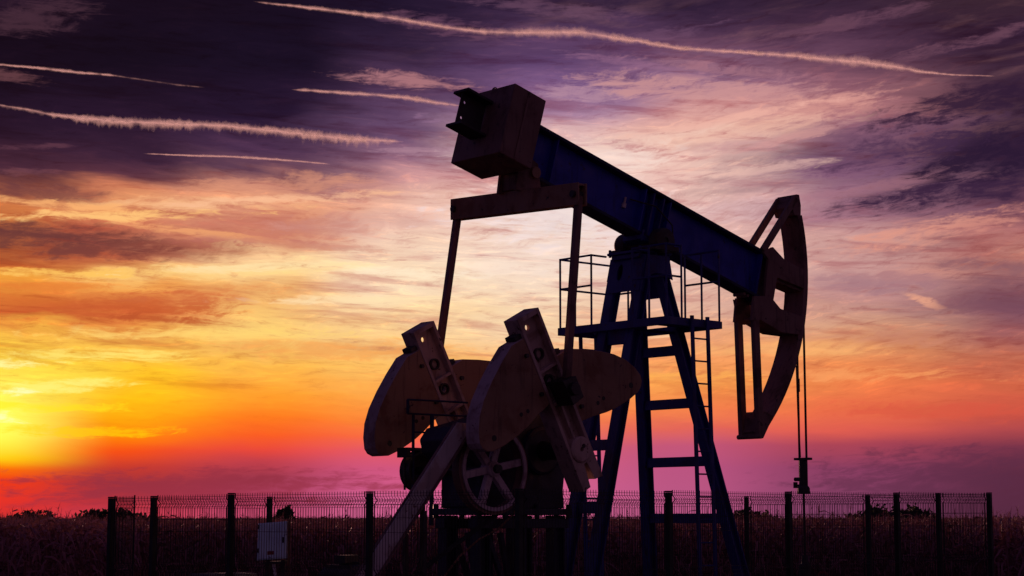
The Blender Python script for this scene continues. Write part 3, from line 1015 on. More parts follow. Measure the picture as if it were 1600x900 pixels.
# side bracing (far and near faces)
# gusset plates closing the top, the rear one with a slot
slot = [(0.13 + 0.06 * math.cos(t), 5.46 + 0.13 * math.sin(t)) for t in np.linspace(0, 2 * math.pi, 18, endpoint=False)]
m = MB()
m.prism([(-0.37, 5.14), (0.37, 5.14), (0.36, 5.70), (-0.36, 5.70)], [[(x - 0.25, y) for x, y in slot]],
        lambda x, y, k: (rear_s(y) - 0.10 + 0.02 * k, x, y))
m.prism([(-0.26, 5.10), (0.26, 5.10), (0.22, 5.70), (-0.22, 5.70)], [], lambda x, y, k: (front_s(y) + 0.09 + 0.02 * k, x, y))
for sg in (-1, 1):
    m.prism([(rear_s(5.34) - 0.07, 5.34), (-0.12, 5.42), (0.06, 5.42), (front_s(5.34) + 0.08, 5.34), (front_s(5.70) + 0.08, 5.70), (rear_s(5.70) - 0.07, 5.70)] if True else [(rear_s(5.12) - 0.07, 5.12), (front_s(5.12) + 0.08, 5.12), (front_s(5.70) + 0.08, 5.70), (rear_s(5.70) - 0.07, 5.70)], [],
            lambda x, y, k: (x, (0.395 - (5.7 - y) * 0.0 + 0.02 * k) * sg, y))
m.split('gusset', M['blue'], samson, 0.003)
# bearing
m = MB()
m.tube([(0.06, -0.46, 5.92), (0.06, 0.46, 5.92)], 0.10, 20)
for sg in (-1, 1):
    m.lathe([(0.05, 0), (0.19, 0), (0.205, 0.03), (0.205, 0.17), (0.19, 0.20), (0.05, 0.20)], (0.06, 0.38 * sg - 0.10, 5.93), (0, 1, 0), 26)
    m.box(-0.20, 0.32, 0.38 * sg - 0.12, 0.38 * sg + 0.12, 5.777, 5.85)
m.build('saddle_bearing', M['dark'], samson, 0.006)

# platform: frame round the tower with a wing each side
pl = MB()
pl.box(-0.68, -0.62, -1.19, 1.19, 4.54, 4.66)
pl.box(0.46, 0.52, -1.19, 1.19, 4.545, 4.655)
for sg in (-1, 1):
    w0, w1 = sorted((1.19 * sg, 1.13 * sg))
    pl.box(-0.617, 0.457, w0, w1, 4.541, 4.659)
    w0, w1 = sorted((0.46 * sg, 1.128 * sg))
    pl.box(-0.617, 0.457, w0, w1, 4.61, 4.65)
pl.box(-0.617, 0.457, -0.44, -0.40, 4.50, 4.54)
pl.box(-0.617, 0.457, 0.40, 0.44, 4.50, 4.54)
pf = pl.build('service_platform', M['blue'], pump, 0.004)
for sg in (-1, 1):
    m = MB()
    zt, zm = 5.74, 5.27
    P1, P2, P3 = (-0.65, 0.45 * sg), (-0.65, 1.16 * sg), (0.49, 1.16 * sg)
    P4 = (0.49, 0.45 * sg)
    P2b = (-0.33, 1.16 * sg)
    r = 0.017

    def up_(p, z):
        return (p[0], p[1], z)
    for z in (zt, zm):
        m.tube([up_(P1, z), up_(P2, z)], r, 6)
        m.tube([up_(P2, z), up_(P2b, z)], r, 6)
        m.tube([up_(P3, z), up_(P4, z)], r, 6)
        if sg < 0:
            m.tube([up_(P2b, z), up_(P3, z)], r, 6)
    m.tube([up_(P1, zt), (-0.33, 0.45 * sg, zt)], r, 6)
    for q in (P1, P2, P2b, P3, P4, (0.49, 0.80 * sg), (-0.65, 0.80 * sg)):
        if q == (-0.65, 0.80 * sg) and sg < 0:
            continue
        m.tube([up_(q, 4.655), up_(q, zt + 0.015)], r, 6)
    m.build('railing', M['blue'], pf)
    # ladder hanging from the wing
    m = MB()
    for s in (-0.17, 0.165):
        m.bar((s, 1.215 * sg, 4.70), (s + 0.13, 1.215 * sg, 0.25), 0.03, 0.06, (1, 0, 0))
    z = 4.36
    while z > 0.4:
        ds = (4.7 - z) / 4.45 * 0.13
        m.tube([(-0.17 + ds, 1.215 * sg, z), (0.165 + ds, 1.215 * sg, z)], 0.014, 6)
        z -= 0.335
    m.build('ladder', M['blue'], pump)

# horse head
hd = MB()
N = 22


def arcpt(t, r):
    return (r * math.cos(t), PIV[1] + r * math.sin(t))


a0, a1 = R(-48.2), R(15.0)
outer = [arcpt(a0 + (a1 - a0) * k / N, 3.72) for k in range(N + 1)]
inner = [arcpt(a1 - (a1 - a0) * k / N, 3.61) for k in range(N + 1)]
hd.prism(outer + inner, [], lambda x, y, k: (x, -0.21 + 0.42 * k, y))
head = hd.build('horse_head', M['box'], pump, 0.006)
# arms from the beam end to the curved plate
m = MB()
for w0, w1 in ((-0.215, -0.16), (0.16, 0.215)):
    m.prism([(2.84, 6.13), (3.13, 5.94), (3.62, 5.82), (3.61, 5.50), (2.93, 5.63), (2.83, 5.25), (3.0, 5.12), (3.57, 5.02), (3.50, 4.72), (3.02, 4.73), (2.50, 4.90),
             (2.30, 4.88), (2.36, 5.28), (2.62, 5.30), (2.72, 5.92), (2.60, 6.02)], [], lambda x, y, k: (x, w0 if k == 0 else w1, y))
m.prism([(2.93, 5.58), (3.59, 5.45), (3.59, 5.49), (2.93, 5.62)], [], lambda x, y, k: (x, -0.158 + 0.316 * k, y))
m.prism([(2.50, 4.92), (3.02, 4.75), (3.48, 4.74), (3.48, 4.78), (3.02, 4.79), (2.50, 4.96)], [], lambda x, y, k: (x, -0.158 + 0.316 * k, y))
m.bbox(2.685, 2.72, 0.16, 1.04, -0.158, 0.158)
m.build('arm', M['box'], head, 0.005)
m = MB()
for w in (-0.18, 0.18):
    m.bar((2.62, w, 6.05), (3.46, w, 7.02), 0.06, 0.11, (0, 0, 1))
m.prism([(3.40, 6.72), (3.56, 6.72), (3.57, 6.90), (3.53, 7.08), (3.46, 7.08), (3.34, 6.86)], [], lambda x, y, k: (x, -0.21 + 0.42 * k, y))
m.build('upper_brace', M['box'], head, 0.005)
m = MB()
for w in (-0.18, 0.18):
    m.bar((2.40, w, 4.90), (2.47, w, 3.02), 0.09, 0.12, (1, 0, 0))
m.prism([(2.42, 2.98), (2.52, 2.98), (2.66, 3.18), (2.80, 3.34), (2.56, 3.42), (2.46, 3.30)], [], lambda x, y, k: (x, -0.215 + 0.43 * k, y))
m.tube([(2.44, -0.26, 3.01), (2.44, 0.24, 3.01)], 0.04, 10)
m.build('lower_brace', M['box'], head, 0.005)
m = MB()
m.prism([(2.34, 5.26), (2.52, 5.24), (2.62, 4.86), (2.44, 4.86)], [], lambda x, y, k: (x, -0.24 + 0.022 * k, y))
for s in (2.28, 2.36):
    q = B(s, 0.17, 0)
    m.tube([(q[0], -0.12, q[2]), (q[0], 0.12, q[2])], 0.03, 8)
m.build('hinge_bracket', M['box'], head, 0.004)

# bridle, carrier and polished rod
SW = 3.745
m = MB()
for w in (-0.075, 0.075):
    arc = [(arcpt(t, 3.735)[0], w, arcpt(t, 3.735)[1]) for t in np.linspace(R(14), R(0), 8)]
    m.tube(arc + [(SW, w, 2.70)], 0.02, 6)
br = m.split('bridle_cable', M['cable'], pump)[0]
MB().tube([(3.385, 0.2, 4.21), (3.44, 0.17, 3.4), (3.51, 0.14, 2.70)], 0.014, 6).build('safety_cable', M['cable'], br)
MB().tube([(SW, -0.075, 4.02), (SW, -0.075, 3.80)], 0.03, 8).build('cable_socket', M['cable'], br)
m = MB()
m.box(SW - 0.06, SW + 0.06, -0.15, 0.15, 2.66, 2.70)
m.tube([(SW, 0, 2.66), (SW, 0, 2.24), (SW, 0, 2.20), (SW, 0, 2.10)], [0.075, 0.075, 0.105, 0.11], 14)
m.tube([(SW, 0.0, 2.345), (SW - 0.02, -0.17, 2.345)], 0.034, 10)
m.tube([(SW, 0.0, 2.24), (SW - 0.02, -0.14, 2.24)], 0.022, 8)
m.box(SW - 0.05, SW + 0.02, -0.18, -0.14, 2.20, 2.30)
m.build('rod_hanger', M['dark'], pump, 0.004)
MB().tube([(SW, 0, 2.11), (SW, 0, 1.05)], 0.02, 8).build('polished_rod', M['cable'], pump)

# wellhead: stands on its own
wl = empty('wellhead', Vector(ORI) + Matrix.Rotation(A, 3, 'Z') @ Vector((SW, 0, 0)), A)
tag(wl, 'dark steel wellhead with stuffing box under the polished rod', 'wellhead')
m = MB()
m.tube([(0, 0, 0.0), (0, 0, 0.42)], 0.14, 20)
m.lathe([(0.02, 0), (0.22, 0), (0.22, 0.07), (0.02, 0.07)], (0, 0, 0.42), (0, 0, 1), 24)
m.lathe([(0.02, 0), (0.22, 0), (0.22, 0.07), (0.02, 0.07)], (0, 0, 0.495), (0, 0, 1), 24)
m.tube([(0, 0, 0.57), (0, 0, 0.86)], 0.10, 18)
m.tube([(-0.42, 0, 0.70), (0.42, 0, 0.70)], 0.055, 14)
m.build('casing', M['dark'], wl, 0.004)
MB().tube([(0, 0, 0.862), (0, 0, 0.95), (0, 0, 0.96), (0, 0, 1.10)], [0.10, 0.10, 0.065, 0.045], 16).build('stuffing_box', M['dark'], wl)
m = MB()
m.lathe([(0.10, 0), (0.13, 0), (0.13, 0.02), (0.10, 0.02)], (0.45, 0.0, 0.70), (1, 0, 0), 20)
m.bar((0.46, -0.12, 0.70), (0.46, 0.12, 0.70), 0.015, 0.02)
m.build('valve_wheel', M['red'], wl)

# ------------------------------------------------------------------ fences
FG = 'welded mesh fences round the well yard'


def fence_panel(a, b, h, parent, name='mesh_panel', r=0.0024, gap=0.05):
    """one welded mesh panel with V folds between two ground points"""
    m = MB(IDN)
    a, b = Vector((a[0], a[1], 0)), Vector((b[0], b[1], 0))
    d = (b - a)
    ln = d.length
    d.normalize()
    nrm = Vector((d.y, -d.x, 0))
    up = Vector((0, 0, 1))
    n = max(2, int(ln / gap))
    prof = [(0.03, 0)]
    for zc in (h - 0.115, h * 0.5, 0.28):
        prof += [(zc - 0.05, 0), (zc, 0.045), (zc + 0.05, 0)]
    prof = sorted(prof) + [(h, 0)]

    def quad(p, q, sx, sy):
        x = sx * r
        y = sy * r
        return [p - x - y, p + x - y, p + x + y, p - x + y], [q - x - y, q + x - y, q + x + y, q - x + y]
    for k in range(n + 1):
        o = a + d * (ln * k / n)
        rr = 2.4 if k in (0, n) else 1.0
        vs = []
        for z, off in prof:
            c = o + nrm * off + up * z
            x, y = d * r * rr, nrm * r * rr
            vs += [c - x - y, c + x - y, c + x + y, c - x + y]
        fs = []
        for i in range(len(prof) - 1):
            for j in range(4):
                fs.append((i * 4 + j, i * 4 + (j + 1) % 4, i * 4 + 4 + (j + 1) % 4, i * 4 + 4 + j))
        m.add(vs, fs)
    for z, off in [(h - 0.03, 0), (h - 0.065, 0.006), (h - 0.115, 0.05), (h - 0.165, 0.006), (h * 0.5 + 0.05, 0.006), (h * 0.5, 0.05), (h * 0.5 - 0.05, 0.006),
                   (h * 0.75, 0.006), (0.33, 0.006), (0.28, 0.05), (0.23, 0.006), (0.06, 0.006), (h - 0.33, 0.006), (h * 0.25 + 0.06, 0.006)]:
        m.bar(a + nrm * off + up * z, b + nrm * off + up * z, 0.0052, 0.0052)
    return m.build(name, M['fence'], parent)


def fence_post(p, h, parent, t=0.075, ang=0.0):
    m = MB(IDN)
    c, s = math.cos(ang) * t / 2, math.sin(ang) * t / 2
    q = [(p[0] - c + s, p[1] - s - c), (p[0] + c + s, p[1] + s - c), (p[0] + c - s, p[1] + s + c), (p[0] - c - s, p[1] - s + c)]
    m.hexa([(x, y, 0) for x, y in q] + [(x, y, h) for x, y in q])
    cx = 1.04
    q2 = [(p[0] + (x - p[0]) * cx, p[1] + (y - p[1]) * cx) for x, y in q]
    m.hexa([(x, y, h + 0.002) for x, y in q2] + [(x, y, h + 0.022) for x, y in q2])
    return m.build('post', M['fence'], parent, 0.004)


def fence_run(name, pts, label, skip=(), posts=None):
    """pts: (x, y, height)"""
    root = empty(name, (pts[0][0], pts[0][1], 0))
    tag(root, label, 'fence', FG)
    off = Vector((pts[0][0], pts[0][1], 0))
    loc = [(p[0] - off.x, p[1] - off.y, p[2]) for p in pts]
    for i, p in enumerate(loc):
        q = loc[min(i + 1, len(loc) - 1)]
        q0 = loc[max(i - 1, 0)]
        if posts is None or i in posts:
            fence_post(p, p[2], root, 0.069, math.atan2(q[1] - q0[1], q[0] - q0[0]))
    for i in range(len(loc) - 1):
        if i in skip:
            continue
        a, b = Vector(loc[i][:2]), Vector(loc[i + 1][:2])
        d = (b - a).normalized() * 0.09
        fence_panel(a + d, b - d, (loc[i][2] + loc[i + 1][2]) / 2 + 0.02, root)
    return root


fl = [(0.08, 21.5, 2.02), (-1.768, 23.2, 2.013), (-3.759, 25.0, 2.017), (-5.004, 26.1, 1.99), (-5.727, 26.7, 1.985)]
fr = [(0.08, 21.5, 2.02), (1.978, 23.6, 2.025), (3.846, 26.0, 2.05), (5.846, 28.4, 2.07), (7.793, 30.5, 2.10)]
bl = [(-5.727, 26.7, 1.985), (-3.71, 28.6, 2.01), (-1.47, 30.7, 2.02), (0.78, 32.8, 2.03), (2.54, 34.6, 2.04)]
br_ = [(7.793, 30.5, 2.10), (7.12, 31.2, 2.10), (6.13, 32.2, 2.09), (4.242, 33.8, 2.08), (2.54, 34.6, 2.04)]
fence_run('mesh_fence', fl, 'dark mesh fence with an open gate gap, crossing before the white cabinet', skip=(3,))
fence_run('mesh_fence', fr, 'dark mesh fence crossing below the horse head, nearest the viewer', posts=(1, 2, 3, 4))
fence_run('mesh_fence', bl, 'dark mesh fence running behind the white cabinet and the gearbox', posts=(1, 2, 3))
fence_run('mesh_fence', br_, 'dark mesh fence with uneven bays just beyond the wellhead', posts=(1, 2, 3, 4))
# gate leaf standing open at the far left corner post
gt = empty('mesh_gate', (-5.66, 26.64, 0))
tag(gt, 'narrow mesh gate leaf standing open at the outer corner post of the fence', 'gate')
gp = fence_panel((0, 0), (0.44, -0.80), 2.0, gt, 'mesh_infill')
m = MB(IDN)
for p in ((0.0, 0.0), (0.44, -0.80)):
    m.bar((p[0], p[1], 0.05), (p[0], p[1], 2.02), 0.018, 0.018)
m.bar((0, 0, 0.08), (0.44, -0.80, 0.08), 0.02, 0.02)
m.build('gate_frame', M['fence'], gt)

# ------------------------------------------------------------------ white cabinet on its stand
cb = empty('control_cabinet', (-3.375, 26.5, 0), R(-6))
tag(cb, 'white control cabinet on a dark stand inside the fence', 'cabinet')
m = MB(IDN)
m.hexa([(-0.215, -0.09, 1.11), (0.205, -0.09, 1.14), (0.205, 0.14, 1.14), (-0.215, 0.14, 1.11), (-0.205, -0.09, 1.63), (0.21, -0.09, 1.66), (0.21, 0.14, 1.66), (-0.205, 0.14, 1.63)])
m.build('body', M['white'], cb, 0.008)
m = MB(IDN)
m.hexa([(-0.20, -0.104, 1.13), (0.19, -0.104, 1.155), (0.19, -0.094, 1.155), (-0.20, -0.094, 1.13), (-0.19, -0.104, 1.615), (0.195, -0.104, 1.64), (0.195, -0.094, 1.64), (-0.19, -0.094, 1.615)])
dr = m.build('door', M['white'], cb, 0.003)
MB(IDN).hexa([(-0.06, -0.109, 1.19), (0.03, -0.109, 1.195), (0.03, -0.105, 1.195), (-0.06, -0.105, 1.19), (-0.06, -0.109, 1.24), (0.03, -0.109, 1.245), (0.03, -0.105, 1.245), (-0.06, -0.105, 1.24)]).build('warning_plate', M['red'], dr)
m = MB(IDN)
m.bar((0.165, -0.112, 1.36), (0.165, -0.112, 1.44), 0.02, 0.02)
m.build('latch', M['dark'], dr)
for z in (1.22, 1.55):
    MB(IDN).bar((-0.195, -0.108, z), (-0.195, -0.108, z + 0.06), 0.018, 0.018).build('hinge', M['dark'], dr)
m = MB(IDN)
m.bar((-0.08, 0.02, 1.12), (-0.08, 0.02, 0), 0.06, 0.06)
m.bar((0.14, 0.02, 1.12), (0.14, 0.02, 0), 0.06, 0.06)
m.bar((-0.12, 0.02, 1.08), (0.20, 0.02, 1.09), 0.26, 0.03)
m.build('stand', M['dark'], cb)
MB(IDN).bar((0.02, -0.05, 1.06), (0.12, -0.05, 0.5), 0.04, 0.03).build('strut', M['pale'], cb)
MB(IDN).bar((0.235, -0.04, 0), (0.235, -0.04, 1.68), 0.035, 0.035).build('back_stake', M['wood'], cb)

# low concrete plinth between the cabinet and the open gate
m = MB(IDN).hexa([(-0.42, -0.3, 0), (0.42, -0.3, 0), (0.42, 0.3, 0), (-0.42, 0.3, 0), (-0.40, -0.28, 0.92), (0.40, -0.28, 0.92), (0.40, 0.28, 0.92), (-0.40, 0.28, 0.92)])
pb = m.build('concrete_block', M['concrete'], None, 0.02)
pb.location = (-4.15, 27.0, 0)
pb.rotation_euler = (0, 0, R(38))
tag(pb, 'waist high grey concrete block left of the white cabinet', 'block')


# ------------------------------------------------------------------ cornfield
def strips_mesh(name, V, Fq, mat):
    me = bpy.data.meshes.new(name)
    V = np.ascontiguousarray(V, dtype=np.float32)
    Fq = np.ascontiguousarray(Fq, dtype=np.int32)
    me.vertices.add(len(V))
    me.vertices.foreach_set('co', V.ravel())
    me.loops.add(Fq.size)
    me.loops.foreach_set('vertex_index', Fq.ravel())
    me.polygons.add(len(Fq))
    me.polygons.foreach_set('loop_start', np.arange(0, Fq.size, 4, dtype=np.int32))
    me.polygons.foreach_set('loop_total', np.full(len(Fq), 4, dtype=np.int32))
    me.update()
    me.validate()
    me.materials.append(mat)
    o = bpy.data.objects.new(name, me)
    col.objects.link(o)
    return o


def ribbons(base, dirn, length, rise, droop, width, seg=3):
    """arching leaf ribbons; arrays of n leaves -> verts, quads"""
    n = len(base)
    side = np.stack([-dirn[:, 1], dirn[:, 0], np.zeros(n)], 1)
    tw = rng.uniform(-0.7, 0.7, n)
    side = side * np.cos(tw)[:, None] + np.array([0, 0, 1.0]) * np.sin(tw)[:, None]
    V = []
    for k in range(seg + 1):
        t = k / seg
        c = base + dirn * (length * t)[:, None] + np.array([0, 0, 1.0]) * (rise * t - droop * t * t)[:, None]
        ww = width * (1.0 - t ** 1.5 * 0.93) * (0.7 + 0.3 * min(1, t * 4))
        V += [c - side * ww[:, None] / 2, c + side * ww[:, None] / 2]
    V = np.stack(V, 1)  # n, 2(seg+1), 3
    idx = (np.arange(n) * 2 * (seg + 1))[:, None]
    Q = []
    for k in range(seg):
        Q.append(np.concatenate([idx + 2 * k, idx + 2 * k + 1, idx + 2 * k + 3, idx + 2 * k + 2], 1))
    return V.reshape(-1, 3), np.concatenate(Q, 0)


def corn(pos, h, nleaf, seg, wid, tassel=True):
    n = len(pos)
    Vs, Qs, off = [], [], 0

    def push(v, q):
        nonlocal off
        Vs.append(v)
        Qs.append(q + off)
        off += len(v)
    lean = rng.normal(0, 0.06, (n, 2))
    for cross in (0, 1):   # stalk: two crossed narrow ribbons with thickness from their crossing
        d = np.zeros((n, 3))
        ang = rng.uniform(0, math.pi, n) + cross * math.pi / 2
        sx = np.stack([np.cos(ang), np.sin(ang), np.zeros(n)], 1) * 0.012
        top = np.stack([pos[:, 0] + lean[:, 0] * h, pos[:, 1] + lean[:, 1] * h, h], 1)
        bot = np.stack([pos[:, 0], pos[:, 1], np.zeros(n)], 1)
        V = np.stack([bot - sx, bot + sx, top + sx * 0.5, top - sx * 0.5], 1).reshape(-1, 3)
        push(V, (np.arange(n) * 4)[:, None] + np.arange(4)[None, :])
    for k in range(nleaf):
        t = 0.22 + 0.76 * (k + rng.uniform(0, 1, n)) / nleaf
        z = h * t
        base = np.stack([pos[:, 0] + lean[:, 0] * z, pos[:, 1] + lean[:, 1] * z, z], 1)
        ang = rng.uniform(0, 2 * math.pi, n)
        d = np.stack([np.cos(ang), np.sin(ang), np.zeros(n)], 1)
        ln = rng.uniform(0.25, 0.62, n) * (1.15 - 0.45 * t)
        rise = rng.uniform(-0.05, 0.34, n)
        droop = rng.uniform(0.15, 0.75, n)
        v, q = ribbons(base, d, ln, rise, droop, rng.uniform(0.7, 1.25, n) * wid, seg)
        push(v, q)
    if tassel:
        for k in range(4):
            base = np.stack([pos[:, 0] + lean[:, 0] * h, pos[:, 1] + lean[:, 1] * h, h - 0.02], 1)
            ang = rng.uniform(0, 2 * math.pi, n)
            d = np.stack([np.cos(ang), np.sin(ang), np.zeros(n)], 1)
            v, q = ribbons(base, d, rng.uniform(0.03, 0.13, n), rng.uniform(0.06, 0.2, n), rng.uniform(0, 0.08, n), np.full(n, 0.014), 2)
            push(v, q)
    return np.concatenate(Vs), np.concatenate(Qs), off


def edge_start(x):
    return np.where(x < -7.0, 30.5, np.where(x > 9.0, 34.0, 36.6))


allV, allQ, off = [], [], 0
PATCH = lambda x, y: 0.10 * np.sin(x * 0.31 + y * 0.12 + 1.0) + 0.06 * np.sin(x * 0.9 - y * 0.4)
# (y range, row gap, plant gap, leaves, segments, leaf width)
for (y0, y1, rg, pg, nl, seg, wid, tas) in ((30.5, 44, 0.62, 0.17, 11, 3, 0.065, True), (44, 70, 0.9, 0.26, 9, 2, 0.08, True),
                                           (70, 130, 2.0, 0.4, 8, 2, 0.12, True), (130, 300, 5.0, 0.7, 7, 2, 0.2, True)):
    ys = np.arange(y0, y1, rg)
    for y in ys:
        half = y * 0.38 + 4.0
        xs = np.arange(-half, half, pg)
        xs = xs + rng.normal(0, pg * 0.3, len(xs))
        yy = y + rng.normal(0, 0.07 * max(1, rg), len(xs))
        keep = yy > edge_start(xs)
        xs, yy = xs[keep], yy[keep]
        if len(xs) == 0:
            continue
        h = 1.58 + rng.normal(0, 0.07, len(xs)) + PATCH(xs, yy) * 0.6
        h = np.where(rng.uniform(0, 1, len(xs)) < 0.03, h + rng.uniform(0.08, 0.25, len(xs)), h)
        v, q, n_ = corn(np.stack([xs, yy], 1), h, nl, seg, wid, tas)
        allV.append(v)
        allQ.append(q + off)
        off += n_
cf = strips_mesh('cornfield', np.concatenate(allV), np.concatenate(allQ), M['corn'])
tag(cf, 'dense dry standing maize field stretching to the horizon', 'crop field', kind='stuff')


# a few tall reed grasses standing above the maize and in the fence line
gx = np.concatenate([rng.uniform(-10.5, -7.2, 26), rng.uniform(-6.5, 2.0, 40), rng.uniform(3.0, 9.5, 26), rng.uniform(9.8, 12.0, 22)])
gd = np.where(gx < -7, rng.uniform(30.0, 34, len(gx)), np.where(gx > 9.7, rng.uniform(33.3, 36, len(gx)), rng.uniform(35.6, 38.5, len(gx))))
gh = rng.uniform(1.55, 1.9, len(gx))
gb = np.stack([gx, gd, np.zeros(len(gx))], 1)
ga = rng.uniform(0, 2 * math.pi, len(gx))
gdir = np.stack([np.cos(ga), np.sin(ga) * 0.4, np.zeros(len(gx))], 1)
gV, gQ, go_ = [], [], 0
for k in range(2):
    v, q = ribbons(gb, gdir, rng.uniform(0.1, 0.35, len(gx)), gh + 0.25, np.full(len(gx), 0.25), np.full(len(gx), 0.018), 7)
    gV.append(v)
    gQ.append(q + go_)
    go_ += len(v)
for k in range(5):
    t = 0.35 + 0.13 * k
    b0 = gb + np.stack([gdir[:, 0] * 0.1, gdir[:, 1] * 0.1, gh * t], 1)
    a_ = rng.uniform(0, 2 * math.pi, len(gx))
    v, q = ribbons(b0, np.stack([np.cos(a_), np.sin(a_), 0 * a_], 1), rng.uniform(0.15, 0.4, len(gx)), rng.uniform(0.1, 0.4, len(gx)), rng.uniform(0.1, 0.5, len(gx)), np.full(len(gx), 0.022), 4)
    gV.append(v)
    gQ.append(q + go_)
    go_ += len(v)
tg = strips_mesh('tall_grass', np.concatenate(gV), np.concatenate(gQ), M['corn'])
tag(tg, 'thin tall reed grass poking above the maize along the fence', 'grass', kind='stuff')


# ------------------------------------------------------------------ bushes and the round tree on the skyline
def foliage(root, blobs, leaf, count, name):
    V = []
    for (cx, cy, cz, rx, ry, rz) in blobs:
        n = int(count * rx * rz)
        d = rng.normal(0, 1, (n, 3))
        d /= np.linalg.norm(d, axis=1)[:, None]
        rad = rng.uniform(0.15, 1.25, n) ** 0.5 * (1 + 0.16 * np.sin(d[:, 0] * 7 + cx) * np.cos(d[:, 2] * 6 + cy))
        p = np.stack([cx + d[:, 0] * rx * rad, cy + d[:, 1] * ry * rad, np.maximum(0.1, cz + d[:, 2] * rz * rad)], 1)
        a = rng.normal(0, 1, (n, 3))
        a /= np.linalg.norm(a, axis=1)[:, None]
        b = np.cross(a, rng.normal(0, 1, (n, 3)))
        b /= np.linalg.norm(b, axis=1)[:, None]
        s = leaf * rng.uniform(0.5, 1.3, n)[:, None]
        V.append(np.stack([p - a * s, p + b * s * 0.45, p + a * s, p - b * s * 0.45], 1).reshape(-1, 3))
    V = np.concatenate(V)
    Q = np.arange(len(V)).reshape(-1, 4)
    o = strips_mesh(name, V, Q, M['bush'])
    o.parent = root
    return o


def bush(x, y, wd, ht, label, n=5, trunk=False, name='bush', cat='bush'):
    root = empty(name, (x, y, 0))
    tag(root, label, cat, None if trunk else 'bushes beyond the maize')
    bl_ = []
    for k in range(n):
        t = (k + 0.5) / n - 0.5
        hh = ht * rng.uniform(0.9, 1.0) * (1 - 0.7 * t * t)
        if trunk:
            bl_.append((rng.normal(0, wd * 0.12), rng.normal(0, wd * 0.12), ht * rng.uniform(0.58, 0.74), wd * 0.34, wd * 0.34, ht * 0.24))
        else:
            bl_.append((t * wd, rng.normal(0, 0.6), hh * 0.5, wd / n * 1.25, 1.4, hh * 0.5))
    foliage(root, bl_, 0.20 if not trunk else 0.17, 1100 if not trunk else 1900, 'crown')
    m = MB(IDN)
    if trunk:
        m.tube([(0, 0, 0), (0.05, 0, ht * 0.3), (0, 0.05, ht * 0.6)], [0.14, 0.11, 0.06], 8)
        for k in range(4):
            a = k * 1.7
            m.tube([(0.03, 0, ht * 0.35), (math.cos(a) * wd * 0.25, math.sin(a) * wd * 0.25, ht * 0.68)], [0.06, 0.025], 6)
    else:
        for k in range(n):
            t = (k + 0.5) / n - 0.5
            m.tube([(t * wd, 0, 0), (t * wd + 0.1, 0.1, ht * 0.55)], [0.06, 0.02], 6)
    m.build('trunk' if trunk else 'stems', M['bark'], root)
    return root


bush(-31.0, 120, 3.0, 2.2, 'small dark bush left of the fence on the skyline', 8)
bush(-24.0, 112, 4.6, 2.22, 'long low dark hedge bush behind the outer corner of the fence', 11)
bush(-12.9, 106, 1.15, 2.45, 'small round tree on the skyline just above the white cabinet', 6, True, 'round_tree', 'tree')
bush(22.9, 112, 5.4, 2.42, 'wide dark bush on the skyline behind the right part of the fence', 12)
bush(14.5, 116, 3.4, 2.25, 'low dark bush on the skyline left of the wellhead rod', 5)


# ------------------------------------------------------------------ contrails
def contrail_mat():
    m = bpy.data.materials.new('contrail_ice')
    m.use_nodes = True
    m.node_tree.nodes.clear()
    T = NT(m.node_tree)
    tr = T.new('ShaderNodeBsdfTranslucent')
    tr.inputs[0].default_value = (0.95, 0.95, 0.95, 1)
    df = T.new('ShaderNodeBsdfDiffuse')
    df.inputs[0].default_value = (0.95, 0.95, 0.95, 1)
    mx = T.new('ShaderNodeMixShader')
    mx.inputs[0].default_value = 0.2
    T.l.new(tr.outputs[0], mx.inputs[1])
    T.l.new(df.outputs[0], mx.inputs[2])
    tp = T.new('ShaderNodeBsdfTransparent')
    tc = T.new('ShaderNodeTexCoord')
    at = T.new('ShaderNodeAttribute', attribute_name='ice_amount')
    n1 = T.noise(tc.outputs['Object'], 0.020, 5, 0.65)
    n2 = T.noise(tc.outputs['Object'], 0.0045, 3, 0.55)
    a = T.math('MULTIPLY', at.outputs['Fac'], T.math('MULTIPLY', T.mrange(n1, 0.30, 0.70, 0.15, 1.5), T.mrange(n2, 0.32, 0.62, 0.45, 1.25)))
    m2 = T.new('ShaderNodeMixShader')
    T.l.new(T.math('MULTIPLY', a, 0.15, clamp=True), m2.inputs[0])
    T.l.new(tp.outputs[0], m2.inputs[1])
    T.l.new(mx.outputs[0], m2.inputs[2])
    o = T.new('ShaderNodeOutputMaterial')
    T.l.new(m2.outputs[0], o.inputs[0])
    return m


M['contrail'] = contrail_mat()
ALT = 2500.0


def skypt(az, el):
    d = Vector((math.sin(R(az)) * math.cos(R(el)), math.cos(R(az)) * math.cos(R(el)), math.sin(R(el))))
    return Vector((0, 0, EYE)) + d * ((ALT - EYE) / d.z)


def fbm1(x, seed, oct_=3):
    v, a = 0.0, 0.5
    for o in range(oct_):
        v += a * np.sin(x * 2 ** o + seed * 1.7 + o * 2.3) * np.cos(x * 2 ** o * 0.73 + seed * 0.9 - o)
        a *= 0.6
    return v


